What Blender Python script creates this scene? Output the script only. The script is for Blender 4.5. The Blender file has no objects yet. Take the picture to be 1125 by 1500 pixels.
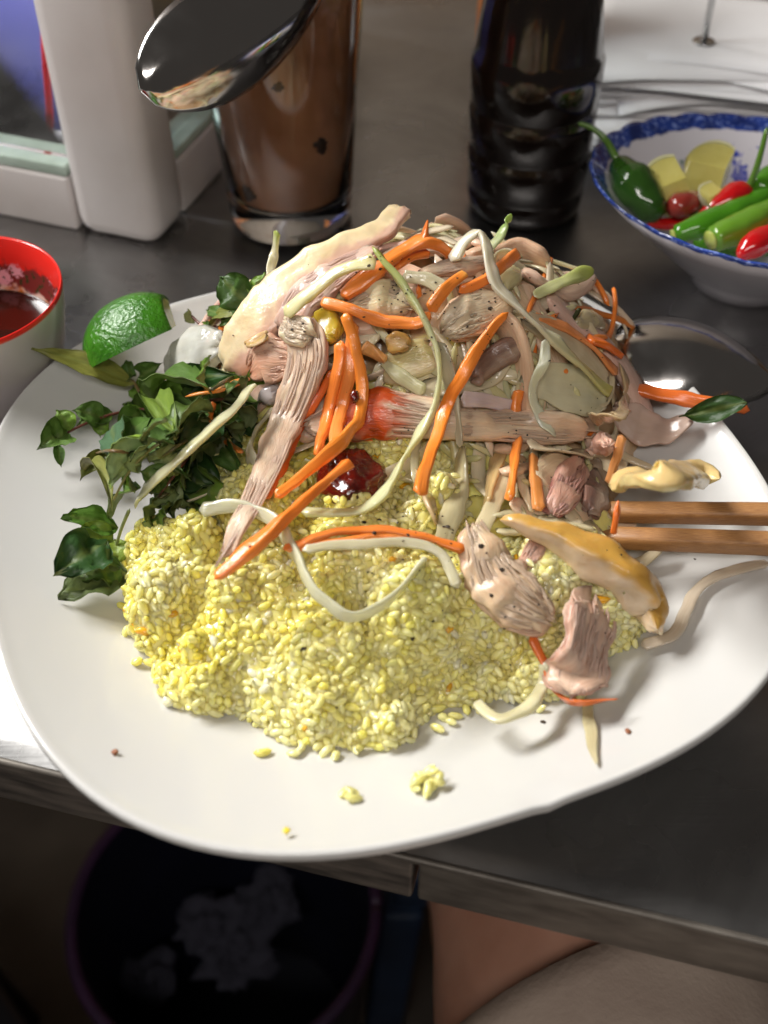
import bpy, math, random, zlib
import numpy as np
from mathutils import Vector, noise as mnoise
from mathutils.bvhtree import BVHTree

random.seed(7)
rng = np.random.default_rng(7)
R = math.radians
sc = bpy.context.scene
col = sc.collection

# ------------------------------------------------------------------ camera
CAM_H, PITCH, FPX = 0.30, 45.8, 1650.0          # metres above the table, degrees down, focal length in photo pixels
cam_d = bpy.data.cameras.new('camera')
cam = bpy.data.objects.new('camera', cam_d); col.objects.link(cam)
cam.location = (0, 0, CAM_H); cam.rotation_euler = (R(90 - PITCH), 0, 0)
cam_d.sensor_fit = 'VERTICAL'; cam_d.sensor_height = 24; cam_d.sensor_width = 18
cam_d.lens = 24 * FPX / 1500.0
cam_d.clip_start = 0.01; cam_d.clip_end = 30
cam_d.dof.use_dof = True; cam_d.dof.focus_distance = 0.385; cam_d.dof.aperture_fstop = 5.4
sc.camera = cam

# ------------------------------------------------------------------ light (a night-time eatery: tubes overhead)
w = bpy.data.worlds.new('World'); sc.world = w; w.use_nodes = True
w.node_tree.nodes['Background'].inputs[0].default_value = (0.95, 0.86, 0.79, 1)
w.node_tree.nodes['Background'].inputs[1].default_value = 0.055

def area_lamp(name, loc, target, sx, sy, power, color):
    d = bpy.data.lights.new(name, 'AREA'); d.shape = 'RECTANGLE'; d.size = sx; d.size_y = sy
    d.energy = power; d.color = color
    o = bpy.data.objects.new(name, d); col.objects.link(o); o.location = loc
    o.rotation_euler = (Vector(target) - Vector(loc)).to_track_quat('-Z', 'Y').to_euler()
    return o
area_lamp('tube_lamp', (-1.05, 0.86, 1.15), (0, .28, 0), .95, .30, 47, (1.0, .985, .955))
area_lamp('room_lamp', (-.15, -.75, 1.25), (0, .3, 0), 1.1, .14, 9.5, (1.0, .94, .89))

sc.view_settings.view_transform = 'Standard'; sc.view_settings.look = 'None'
sc.view_settings.exposure = 0.0; sc.view_settings.gamma = 1.0
sc.cycles.use_denoising = True
sc.cycles.use_adaptive_sampling = True; sc.cycles.adaptive_threshold = .03
sc.cycles.max_bounces = 6; sc.cycles.transmission_bounces = 8; sc.cycles.transparent_max_bounces = 8
sc.cycles.sample_clamp_indirect = 4.0

# ------------------------------------------------------------------ helpers
def lin(r, g, b):
    f = lambda c: ((c / 255 + .055) / 1.055) ** 2.4 if c > 10 else c / 255 / 12.92
    return (f(r), f(g), f(b))

def tag(o, label, cat, group=None):
    o['label'] = label; o['category'] = cat
    if group: o['group'] = group
    return o

def empty(name, loc, label, cat, group=None):
    o = bpy.data.objects.new(name, None); col.objects.link(o); o.location = loc; o.empty_display_size = .01
    bpy.context.view_layer.update()
    return tag(o, label, cat, group)

FOOD = []       # (verts, faces) of everything edible, for dusting the pepper

def make_mesh(name, v, f, uv=None, colr=None, smooth=True):
    me = bpy.data.meshes.new(name)
    v = np.asarray(v, dtype=float)
    me.from_pydata([tuple(p) for p in v], [], [tuple(int(i) for i in q) for q in f])
    if uv is not None:
        l = me.uv_layers.new(name='UVMap'); vi = np.empty(len(me.loops), dtype=np.int32); me.loops.foreach_get('vertex_index', vi)
        l.data.foreach_set('uv', np.asarray(uv, dtype=np.float32)[vi].ravel())
    if colr is not None:
        a = me.color_attributes.new('Col', 'FLOAT_COLOR', 'POINT')
        c = np.ones((len(v), 4), dtype=np.float32); c[:, :3] = np.asarray(colr)
        a.data.foreach_set('color', c.ravel())
    if smooth: me.polygons.foreach_set('use_smooth', np.ones(len(me.polygons), dtype=bool))
    me.update()
    return me

def put(name, v, f, mat, parent=None, uv=None, colr=None, smooth=True, food=False):
    """v in world coordinates"""
    v = np.asarray(v, dtype=float)
    if food: FOOD.append((v, f))
    if parent is not None:
        origin = np.zeros(3); q_ = parent
        while q_ is not None: origin = origin + np.array(q_.location); q_ = q_.parent
    else:
        origin = v.mean(0); origin[2] = v[:, 2].min()
    me = make_mesh(name, v - origin, f, uv, colr, smooth)
    me.materials.append(mat)
    o = bpy.data.objects.new(name, me); col.objects.link(o)
    if parent is not None: o.parent = parent
    else: o.location = origin
    return o

def weld_sharp(o, ang=35):
    m = o.modifiers.new('split', 'EDGE_SPLIT'); m.split_angle = R(ang)

def box(x0, x1, y0, y1, z0, z1, bev=0.0, xf=None):
    """box with chamfered edges as verts, faces (via bmesh)"""
    import bmesh
    bm = bmesh.new(); bmesh.ops.create_cube(bm, size=1)
    for q in bm.verts:
        q.co = ((x0 + x1) / 2 + q.co.x * (x1 - x0), (y0 + y1) / 2 + q.co.y * (y1 - y0), (z0 + z1) / 2 + q.co.z * (z1 - z0))
    if bev: bmesh.ops.bevel(bm, geom=list(bm.edges), offset=bev, segments=3, affect='EDGES', profile=.5)
    bm.verts.index_update()
    v = np.array([tuple(q.co) for q in bm.verts]); f = [tuple(q.index for q in p.verts) for p in bm.faces]
    bm.free()
    if xf: v = xf(v)
    return v, f

def lathe(prof, n=64, fr=None, close=False):
    """prof: list of (r, z); fr(angle, k, r, z) may modify; returns verts, faces, uv(angle 0..1, arc length in m)"""
    prof = np.array(prof, float); m = len(prof)
    L = np.concatenate([[0], np.cumsum(np.hypot(*np.diff(prof, axis=0).T))])
    v = []; uv = []; f = []
    for i in range(n + 1):
        a = 2 * math.pi * i / n
        for k in range(m):
            r, z = prof[k]
            if fr: r, z = fr(a, k, r, z)
            v.append((r * math.cos(a), r * math.sin(a), z)); uv.append((i / n, L[k]))
    for i in range(n):
        for k in range(m - 1):
            a, b = i * m + k, (i + 1) * m + k
            f.append((a, b, b + 1, a + 1))
    return np.array(v), f, np.array(uv)

def catmull(P, n):
    P = np.asarray(P, float)
    if len(P) == 2: return P[0] + (P[1] - P[0]) * np.linspace(0, 1, n)[:, None]
    A = np.vstack([2 * P[0] - P[1], P, 2 * P[-1] - P[-2]])
    d = np.concatenate([[0], np.cumsum(np.linalg.norm(np.diff(P[:, :3], axis=0), axis=1))]); d /= d[-1]
    out = []
    for s in np.linspace(0, 1, n):
        i = min(max(np.searchsorted(d, s, 'right') - 1, 0), len(P) - 2)
        t = (s - d[i]) / max(d[i + 1] - d[i], 1e-9)
        p0, p1, p2, p3 = A[i], A[i + 1], A[i + 2], A[i + 3]
        out.append(.5 * (2 * p1 + (p2 - p0) * t + (2 * p0 - 5 * p1 + 4 * p2 - p3) * t * t + (3 * p1 - p0 - 3 * p2 + p3) * t ** 3))
    return np.array(out)

def fbm(p, s, o=3, seed=0.0):
    return mnoise.fractal(Vector((p[0] * s + seed, p[1] * s - seed * .7, p[2] * s + seed * 1.3)), 1.0, 2.0, o)

def nrm(a): return a / (np.linalg.norm(a, axis=-1, keepdims=True) + 1e-12)

# ------------------------------------------------------------------ where things stand: pixel of the photo -> point in the place
cp, sp_ = math.cos(R(PITCH)), math.sin(R(PITCH))
EYE = np.array([0, 0, CAM_H])
def ray(u, v):
    a = (u - 562.5) / FPX; b = -(v - 750) / FPX
    return np.array([a, cp + b * sp_, -sp_ + b * cp])
def px(u, v, z=0.0):
    d = ray(u, v); return EYE + d * ((z - CAM_H) / d[2])
def pxy(u, v, y):
    d = ray(u, v); return EYE + d * (y / d[1])
def pxd(u, v, t): return EYE + ray(u, v) * t
def depth(p): return float(cp * p[1] + sp_ * (CAM_H - p[2]))

# plate: rounded square
PC = np.array([-.0031, .2754]); PA = .1293; PTH = R(19.1); RIM = .030
def sup(th, n):
    return 1.0 / (np.abs(np.cos(th)) ** n + np.abs(np.sin(th)) ** n) ** (1.0 / n)
def plate_rho(x, y):
    X = x - PC[0]; Y = y - PC[1]
    c, s = math.cos(PTH), math.sin(PTH)
    X, Y = X * c + Y * s, -X * s + Y * c
    return (np.abs(X / PA) ** 2.63 + np.abs(Y / PA) ** 2.63) ** (1 / 2.63)
def plate_prof(r):
    t = np.clip((r - .50) / .50, 0, 1)
    return .0075 + (RIM - .0075) * (t ** 1.75)
def plate_z(x, y):
    r = plate_rho(x, y)
    return np.where(r <= 1.0, plate_prof(r), 0.0)

def dome(x, y, cx, cy, rx, ry, h, p, q):
    th = np.arctan2(y - cy, x - cx)
    r = np.sqrt(((x - cx) / rx) ** 2 + ((y - cy) / ry) ** 2) * (1 + .05 * np.sin(3 * th + 1) + .045 * np.sin(7 * th + 2.2) + .03 * np.sin(12 * th + .5))
    return h * np.maximum(0, 1 - r ** p) ** q
DOMES = [(-.020, .248, .064, .066, .030, 3.0, .75),     # rice, front left
         (.012, .335, .092, .064, .068, 2.2, .9),       # heap of salad, back
         (.042, .254, .042, .056, .027, 2.5, .8)]       # right front
def heap(x, y):
    s = 0
    for d in DOMES: s = s + dome(x, y, *d) ** 4
    return s ** .25
def H(x, y): return plate_z(x, y) + heap(x, y)
def Hn(x, y, e=.004):
    n = np.array([-(H(x + e, y) - H(x - e, y)) / (2 * e), -(H(x, y + e) - H(x, y - e)) / (2 * e), 1.0])
    n[:2] = np.clip(n[:2], -1.6, 1.6)
    return n / np.linalg.norm(n)
TS = np.linspace(.24, .75, 420)
def surf(u, v, off=.003):
    d = ray(u, v); p = EYE + TS[:, None] * d
    g = p[:, 2] - (H(p[:, 0], p[:, 1]) + off)
    k = np.argmax(g < 0)
    if g[k] < 0 and k > 0:
        t = TS[k - 1] + (TS[k] - TS[k - 1]) * g[k - 1] / (g[k - 1] - g[k])
        # silhouettes: when the ray only strikes far behind the heap, stay at its crest
        j = np.argmin(g[:k] + 1e-9) if k > 1 else 0
        loc = [i for i in range(1, k - 1) if g[i] < g[i - 1] and g[i] <= g[i + 1] and g[i] < .035 and heap(*p[i, :2]) > .004]
        if loc: t = TS[loc[0]]
        return EYE + d * t
    return p[int(np.argmin(g))]
def pts3(L, off):
    out = []
    for q in L:
        if len(q) == 2: out.append(surf(q[0], q[1], off))
        elif len(q) == 3: out.append(surf(q[0], q[1], q[2]))
        elif q[2] == 'z': out.append(px(q[0], q[1], q[3]))
        elif q[2] == 'd': out.append(pxd(q[0], q[1], q[3]))
    return np.array(out)

# ------------------------------------------------------------------ materials
def nodes(m):
    m.use_nodes = True; nt = m.node_tree
    return nt, nt.nodes, nt.links, nt.nodes['Principled BSDF']

def pbsdf(name, base, rough=.5, metal=0, sss=0, sssr=(1, .5, .3), sscale=.003, trans=0, ior=1.45, coat=0, coat_r=.1,
          spec=.5, var=None, vscale=60, vdetail=3, attr=False, vmix=.5, bump=0, bscale=200, bdist=.001, stretch=None, coords='Object',
          rvar=0, rscale=30, sheen=0, alpha=1, glint=0, gscale=900, vdist=0):
    m = bpy.data.materials.new(name); nt, N, L, b = nodes(m)
    def inp(k, v):
        if k in b.inputs: b.inputs[k].default_value = v
    inp('Base Color', (*base, 1)); inp('Roughness', rough); inp('Metallic', metal); inp('IOR', ior)
    inp('Specular IOR Level', spec); inp('Subsurface Weight', sss); inp('Subsurface Radius', sssr); inp('Subsurface Scale', sscale)
    inp('Transmission Weight', trans); inp('Coat Weight', coat); inp('Coat Roughness', coat_r); inp('Alpha', alpha); inp('Sheen Weight', sheen)
    tc = N.new('ShaderNodeTexCoord'); src = tc.outputs[coords]
    if stretch:
        mp = N.new('ShaderNodeMapping'); mp.inputs['Scale'].default_value = stretch; L.new(src, mp.inputs[0]); src = mp.outputs[0]
    csock = None
    if attr:
        at = N.new('ShaderNodeAttribute'); at.attribute_name = 'Col'; csock = at.outputs['Color']
    if var is not None:
        t = N.new('ShaderNodeTexNoise'); t.inputs['Scale'].default_value = vscale; t.inputs['Detail'].default_value = vdetail; t.inputs['Distortion'].default_value = vdist; L.new(src, t.inputs['Vector'])
        rmp = N.new('ShaderNodeValToRGB'); rmp.color_ramp.elements[0].position = .35; rmp.color_ramp.elements[1].position = .68
        L.new(t.outputs['Fac'], rmp.inputs[0])
        mx = N.new('ShaderNodeMixRGB'); mx.blend_type = 'MULTIPLY' if attr else 'MIX'
        if attr:
            mx.inputs[0].default_value = vmix; L.new(csock, mx.inputs[1])
            rmp.color_ramp.elements[0].color = (*var, 1); rmp.color_ramp.elements[1].color = (1, 1, 1, 1)
            L.new(rmp.outputs[0], mx.inputs[2])
        else:
            L.new(rmp.outputs[0], mx.inputs[0]); mx.inputs[1].default_value = (*base, 1); mx.inputs[2].default_value = (*var, 1)
        csock = mx.outputs[0]
    if csock is not None: L.new(csock, b.inputs['Base Color'])
    if rvar:
        t2 = N.new('ShaderNodeTexNoise'); t2.inputs['Scale'].default_value = rscale; t2.inputs['Detail'].default_value = 4; L.new(src, t2.inputs['Vector'])
        mr = N.new('ShaderNodeMapRange'); mr.inputs[1].default_value = .3; mr.inputs[2].default_value = .7
        mr.inputs[3].default_value = max(rough - rvar, .02); mr.inputs[4].default_value = rough + rvar
        L.new(t2.outputs['Fac'], mr.inputs[0]); L.new(mr.outputs[0], b.inputs['Roughness'])
    if bump:
        t3 = N.new('ShaderNodeTexNoise'); t3.inputs['Scale'].default_value = bscale; t3.inputs['Detail'].default_value = 4; t3.inputs['Distortion'].default_value = vdist; L.new(src, t3.inputs['Vector'])
        bp = N.new('ShaderNodeBump'); bp.inputs['Strength'].default_value = bump; bp.inputs['Distance'].default_value = bdist
        L.new(t3.outputs['Fac'], bp.inputs['Height']); L.new(bp.outputs[0], b.inputs['Normal'])
        if 'Coat Normal' in b.inputs: L.new(bp.outputs[0], b.inputs['Coat Normal'])
    if glint:
        t4 = N.new('ShaderNodeTexNoise'); t4.inputs['Scale'].default_value = gscale; t4.inputs['Detail'].default_value = 2; L.new(tc.outputs['Object'], t4.inputs['Vector'])
        b4 = N.new('ShaderNodeBump'); b4.inputs['Strength'].default_value = glint; b4.inputs['Distance'].default_value = .0006; L.new(t4.outputs['Fac'], b4.inputs['Height'])
        L.new(b4.outputs[0], b.inputs['Coat Normal'])
    return m

M = {}
M['plate'] = pbsdf('white_glaze', lin(208, 207, 204), .14, spec=.5, coat=.3, coat_r=.05, rvar=.06, rscale=25, bump=.02, bscale=60)
M['rice'] = pbsdf('yellow_rice', lin(240, 222, 120), .26, sss=.6, sssr=(1, .9, .6), sscale=.004, coat=.5, coat_r=.12, attr=True, var=(.97, .95, .86), vscale=500, bump=.12, bscale=900, bdist=.0004)
M['carrot'] = pbsdf('carrot', lin(235, 110, 25), .30, coat=.5, coat_r=.16, glint=.6, gscale=520, attr=True, var=(.86, .74, .6), vscale=6, coords='UV', stretch=(1, 4, 1), bump=.5, bscale=4, bdist=.0005)
M['papaya'] = pbsdf('shredded_papaya', lin(225, 220, 170), .25, sss=.5, sssr=(1, .95, .6), sscale=.004, trans=.2, coat=.55, coat_r=.12, glint=.6, gscale=480, attr=True, var=(.86, .86, .74), vscale=6, coords='UV', stretch=(1, 4, 1), bump=.4, bscale=4, bdist=.0004)
M['onion'] = pbsdf('clear_onion', lin(225, 210, 180), .18, sss=.2, sssr=(1, .95, .8), sscale=.003, trans=.28, ior=1.25, coat=.7, coat_r=.07, glint=.5, gscale=380, attr=True, var=(.88, .84, .76), vscale=5, coords='UV', stretch=(1, 5, 1), bump=.3, bscale=4, bdist=.0005)
M['chicken'] = pbsdf('boiled_chicken', lin(214, 172, 148), .38, sss=.25, sssr=(1, .6, .45), sscale=.003, coat=.32, coat_r=.13, glint=.6, gscale=480, attr=True, var=(.80, .70, .66), vscale=5, vmix=.55, coords='UV', stretch=(.9, 6, 1), bump=.6, bscale=7, bdist=.0006, vdist=1.2)
M['chicken_skin'] = pbsdf('boiled_chicken_skin', lin(224, 196, 160), .34, sss=.3, sssr=(1, .7, .4), sscale=.003, coat=.5, coat_r=.12, glint=.5, gscale=420, attr=True, var=(.86, .78, .66), vscale=120, vmix=.6, bump=.25, bscale=420, bdist=.0008)
M['leaf'] = pbsdf('herb_leaf', lin(60, 95, 35), .46, sss=.0, coat=.08, coat_r=.25, attr=True, var=(.55, .6, .5), vscale=7, coords='UV', bump=.35, bscale=9, bdist=.0008)
def leaf_translucency(m):
    nt, N, L, b = nodes(m); tr = N.new('ShaderNodeBsdfTranslucent'); L.new(b.inputs['Base Color'].links[0].from_socket, tr.inputs[0])
    mx = N.new('ShaderNodeMixShader'); mx.inputs[0].default_value = .3; L.new(b.outputs[0], mx.inputs[1]); L.new(tr.outputs[0], mx.inputs[2]); L.new(mx.outputs[0], N['Material Output'].inputs[0])
leaf_translucency(M['leaf'])
M['stem'] = pbsdf('herb_stem', lin(110, 60, 55), .4, coat=.2, attr=True, var=(.7, .65, .6), vscale=80)
M['wood'] = pbsdf('chopstick_wood', lin(176, 128, 78), .42, var=lin(132, 88, 50), vscale=9, vdetail=6, coords='UV', stretch=(1.5, 14, 1), bump=.15, bscale=20, bdist=.0004, coat=.12)
M['steel'] = pbsdf('spoon_steel', (.62, .60, .58), .13, metal=1, rvar=.07, rscale=60, bump=.015, bscale=120)
M['glass'] = pbsdf('clear_glass', (1, 1, 1), .03, trans=1, ior=1.47)
M['white_paper'] = pbsdf('napkin_paper', lin(228, 226, 226), .85, sss=.0, bump=.15, bscale=500, bdist=.0004)

# ------------------------------------------------------------------ sweeps: strips, sticks, pieces of meat
def sweep(C, W, T, N=None, rag=0.0, n=26, m=12, e=3.2, roll=0.0, cap=.6, amp=0.0, namp=0.0, seed=0.0, fib=0.0):
    """C control points, W widths, T thicknesses (metres); returns verts, faces, uv(along m, around 0..1), ring param, angle"""
    C = np.asarray(C, float)
    W = np.broadcast_to(np.asarray(W, float), (len(C),)); T = np.broadcast_to(np.asarray(T, float), (len(C),))
    if N is None: N = np.array([Hn(p[0], p[1]) for p in C])
    Q = catmull(np.hstack([C, W[:, None], T[:, None], N]), n)
    P, w_, t_, Nn = Q[:, :3], np.maximum(Q[:, 3], 1e-4), np.maximum(Q[:, 4], 1e-4), Q[:, 5:8]
    Tn = nrm(np.gradient(P, axis=0))
    Nn = nrm(Nn - (Nn * Tn).sum(1)[:, None] * Tn)
    B = np.cross(Tn, Nn)
    L = np.concatenate([[0], np.cumsum(np.linalg.norm(np.diff(P, axis=0), axis=1))])
    rolls = np.broadcast_to(np.asarray(roll, float), ()) if np.ndim(roll) == 0 else np.interp(np.linspace(0, 1, n), np.linspace(0, 1, len(roll)), roll)
    v = []; uv = []; par = []
    for i in range(n):
        s = L[i] / L[-1]
        dl = min(L[i], L[-1] - L[i]); rad = .5 * w_[i] * cap
        k = math.sqrt(max(0.0, 1 - (1 - min(dl / max(rad, 1e-5), 1)) ** 2)) if cap > 0 else 1
        k = max(k, .12)
        ro = float(rolls[i]) if np.ndim(rolls) else float(rolls)
        b2 = math.cos(ro) * B[i] + math.sin(ro) * Nn[i]; n2 = -math.sin(ro) * B[i] + math.cos(ro) * Nn[i]
        for j in range(m):
            a = 2 * math.pi * j / m
            ca, sa = math.cos(a), math.sin(a)
            q = (abs(ca) ** e + abs(sa) ** e) ** (-1 / e)
            x, y = ca * q * .5 * w_[i], sa * q * .5 * t_[i]
            g = 1.0
            if fib: g += fib * mnoise.noise(Vector((L[i] * 70 + seed, ca * 5, sa * 5 + seed))) + fib * .8 * mnoise.noise(Vector((L[i] * 25, j * 1.7 + seed, seed)))
            if amp: g += amp * fbm((P[i][0] + b2[0] * x, P[i][1] + b2[1] * x, P[i][2] + n2[2] * y), 130, 3, seed)
            p = P[i] + (b2 * x + n2 * y) * k * g
            if rag:
                z_ = 1 - min(s, 1 - s) / .22
                if z_ > 0: p = p + Tn[i] * (1 if s > .5 else -1) * z_ * rag * w_[i] * (mnoise.noise(Vector((ca * 2.6 + seed, sa * 2.2, s * 3))) + .6 * mnoise.noise(Vector((ca * 7 + seed, sa * 6, 4))))
            v.append(p); uv.append((L[i], j / m)); par.append((s, a))
    f = []
    for i in range(n - 1):
        for j in range(m):
            a, b = i * m + j, i * m + (j + 1) % m
            f.append((a, a + m, b + m, b))
    f.append(tuple(range(m))); f.append(tuple(reversed(range((n - 1) * m, n * m))))
    v = np.array(v); uv = np.array(uv); uv[:, 0] *= 20
    if namp:
        for i in range(len(v)):
            v[i] += namp * np.array([fbm(v[i], 90, 2, seed), fbm(v[i], 90, 2, seed + 9), fbm(v[i], 90, 2, seed + 17)])
    return v, f, uv, np.array(par)

def L_len(C): return float(np.sum(np.linalg.norm(np.diff(C, axis=0), axis=1)))

def jitter(c, s=.06):
    c = np.array(c); return np.clip(c * (1 + rng.normal(0, s, 3) * .5 + rng.normal(0, s)), 0, 1)

WK = {'carrot': .84, 'papaya': .84, 'onion': .95}
def strip(name, label, cat, L, wpx, off, mat, c0, c1=None, thick=.8, group=None, taper=(1, 1), roll=0., e=6., cap=.12, amp=.16, gpos=.7, n=None, namp=.0007):
    global rng
    rng = np.random.default_rng(zlib.crc32(label.encode()))      # every strip keeps its own shape
    C = pts3(L, off); wpx = wpx * WK.get(mat, 1.0)
    W = np.array([wpx * depth(p) / FPX for p in C])
    k = np.ones(len(C)); k[0] = taper[0]; k[-1] = taper[1]; W = W * k
    W = W * rng.uniform(.84, 1.14, len(C)); T = W * thick * rng.uniform(.62, .95, len(C))
    n = n or max(18, 7 * len(C))
    if np.ndim(roll) == 0: roll = list(roll + np.cumsum(rng.normal(0, .38, len(C))))
    v, f, uv, par = sweep(C, W, T, n=n, m=16, e=e, roll=roll, cap=cap, amp=amp, namp=namp, fib=.05, seed=rng.uniform(0, 90))
    c0 = jitter(c0)
    tone = np.array([mnoise.noise(Vector((s * 4.5 + c0[0] * 90, math.cos(a) * .8, math.sin(a) * .8))) for s, a in par])[:, None]
    c1 = c0 if c1 is None else np.array(c1)
    g = np.clip((par[:, 0] - gpos) / max(1 - gpos, 1e-3), 0, 1)[:, None]
    o = put(name, v, f, M[mat], uv=uv, colr=np.clip((c0 * (1 - g) + c1 * g) * (1 + .22 * tone) + .05 * np.clip(tone, 0, 1), 0, 1), food=True)
    return tag(o, label, cat, group)

def meat(name, label, cat, L, off, skin, flesh, side=None, thick=.5, e=3.6, amp=.16, fib=.06, n=44, m=30, roll=0.0, split=.25, mat='chicken', cap=.5, tmax=.02, stain=None, namp=.0014, parent=None, rag=.35, strands=None, nfix=None):
    """L: (u, v, width px[, off]); skin = colour of the upper side, flesh = colour of sides and underside"""
    global rng
    rng = np.random.default_rng(zlib.crc32(label.encode()))
    C = np.array([surf(q[0], q[1], q[3] if len(q) > 3 else off) for q in L])
    W = np.array([q[2] * depth(p) / FPX for q, p in zip(L, C)])
    T = np.minimum(W * thick, tmax)
    sd = rng.uniform(0, 90)
    if strands is None: strands = 64 if mat == 'chicken' and cat == 'chicken' else 0
    v, f, uv, par = sweep(C, W, T, N=None if nfix is None else np.tile(np.array(nfix, float), (len(C), 1)), rag=rag, n=n, m=m, e=e, roll=roll, cap=cap, amp=amp, namp=namp, fib=fib, seed=sd)
    up = np.sin(par[:, 1]) if side is None else side * np.cos(par[:, 1]) + .25 * np.sin(par[:, 1])
    nz = np.array([fbm(p, 160, 3, sd) for p in v])
    g = np.clip((up - split + .35 * nz) / .35, 0, 1)[:, None]
    c = np.array(flesh) * (1 - g) + np.array(skin) * g
    c = c * (1 + .12 * nz[:, None])
    if mat == 'chicken':                  # greyer and creamier fibres run through the flesh
        n2 = np.array([mnoise.noise(Vector((uv[i, 0] * 1.3 + sd, uv[i, 1] * 7, sd))) for i in range(len(v))])[:, None]
        c = c * (1 - np.clip(n2, 0, .5)) + np.array(lin(176, 140, 122)) * np.clip(n2, 0, .5); c = c * (1 - np.clip(-n2, 0, .5)) + np.array(lin(232, 212, 188)) * np.clip(-n2, 0, .5)
    if stain:
        s0, s1, sc_ = stain
        fr = np.array([mnoise.noise(Vector((par[i, 1] * 4.0, sd, par[i, 0] * 9))) for i in range(len(v))])
        k = np.clip(1 - np.abs((par[:, 0] - (s0 + s1) / 2)) / ((s1 - s0) / 2) + .9 * fr, 0, 1)[:, None]
        k = np.clip(k * 1.8, 0, 1)
        c = c * (1 - k) + np.array(sc_) * k
    if strands:
        Q = catmull(np.hstack([C, W[:, None], T[:, None], np.array([Hn(p[0], p[1]) for p in C])]), 60)
        Tq = nrm(np.gradient(Q[:, :3], axis=0)); Nq = nrm(Q[:, 5:8] - (Q[:, 5:8] * Tq).sum(1)[:, None] * Tq); Bq = np.cross(Tq, Nq); ro = float(roll)
        Bq, Nq = math.cos(ro) * Bq + math.sin(ro) * Nq, math.cos(ro) * Nq - math.sin(ro) * Bq
        V_, F_, U_, C_ = [v], list(f), [uv], [c]; base = len(v)
        for k in range(strands):
            x0 = rng.uniform(-.47, .47); ln = rng.uniform(.15, .6); s0 = rng.uniform(-.05, 1.05 - ln); dx = rng.normal(0, .10); ph = rng.uniform(0, 50); P_ = []
            for s in np.linspace(s0, s0 + ln, 8):
                i = min(max(s, 0), 1) * 59; i0 = min(int(i), 58); fr = i - i0; q = Q[i0] * (1 - fr) + Q[i0 + 1] * fr
                xx = min(max(x0 + dx * (s - s0) + .05 * mnoise.noise(Vector((s * 6, ph, 0))), -.49), .49)
                yy = .5 * max(0, 1 - abs(2 * xx) ** e) ** (1 / e) * (.80 if min(s, 1 - s) < .08 else 1)
                p_ = q[:3] + Bq[i0] * xx * q[3] * .97 + Nq[i0] * (yy * q[4] * .97 - .00015 + .0003 * mnoise.noise(Vector((s * 8, ph, 5))))
                if s < 0: p_ = p_ + Tq[0] * s * L_len(C)
                if s > 1: p_ = p_ + Tq[-1] * (s - 1) * L_len(C)
                P_.append(p_)
            wv = rng.uniform(.0004, .0013)
            v2, f2, uv2, p2 = sweep(P_, [wv * .3, wv, wv, wv * 1.1, wv, wv, wv * .8, wv * .2], wv * .6, n=14, m=6, e=2, cap=0, N=np.array([Nq[30]] * 8))
            cc = np.array(flesh) * (1 - .5) + np.array(skin) * .5; cc = cc * (1 + rng.normal(0, .12)) + rng.uniform(0, .06)
            if stain:
                k_ = np.clip(1.5 - abs((s0 + ln * p2[:, :1]) - (stain[0] + stain[1]) / 2) / ((stain[1] - stain[0]) / 2) * 1.3 + rng.normal(0, .25), 0, 1); cc = cc * (1 - k_) + np.array(stain[2]) * k_
            else: cc = np.tile(cc, (len(v2), 1))
            V_.append(v2); F_ += [tuple(i + base for i in q) for q in f2]; base += len(v2); U_.append(uv2); C_.append(cc)
        v, f, uv, c = np.vstack(V_), F_, np.vstack(U_), np.vstack(C_)
    if mat == 'chicken': c = c * np.array([.99, .99, .96])
    o = put(name, v, f, M[mat], uv=uv, colr=np.clip(c, 0, 1), food=True)
    return tag(o, label, cat)
# ================================================================== SETTING
def sheet(name, v, f, mat, uv=None, smooth=False):
    o = put(name, v, f, mat, uv=uv, smooth=smooth); o['kind'] = 'structure'; return o
FZ = -.72
M['floor'] = pbsdf('dim_concrete_floor', lin(92, 84, 74), .6, var=lin(58, 52, 46), vscale=5, vdetail=8, rvar=.15, rscale=6, bump=.2, bscale=30, bdist=.004)
sheet('floor', [(-2, -1.2, FZ), (2, -1.2, FZ), (2, 2.2, FZ), (-2, 2.2, FZ)], [(0, 1, 2, 3)], M['floor'])
M['wall'] = pbsdf('brown_wall', lin(150, 112, 74), .6, var=lin(122, 90, 58), vscale=3, vdetail=6, bump=.1, bscale=40, bdist=.002)
sheet('wall', *box(-1.5, 1.5, 1.30, 1.42, FZ, .22, .004), M['wall'])
M['wall2'] = pbsdf('cream_wall_paint', lin(176, 164, 150), .6, var=lin(160, 146, 130), vscale=3, vdetail=6)
sheet('wall', *box(-1.5, 1.5, 1.32, 1.40, .222, 1.5, .004), M['wall2'])

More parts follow.
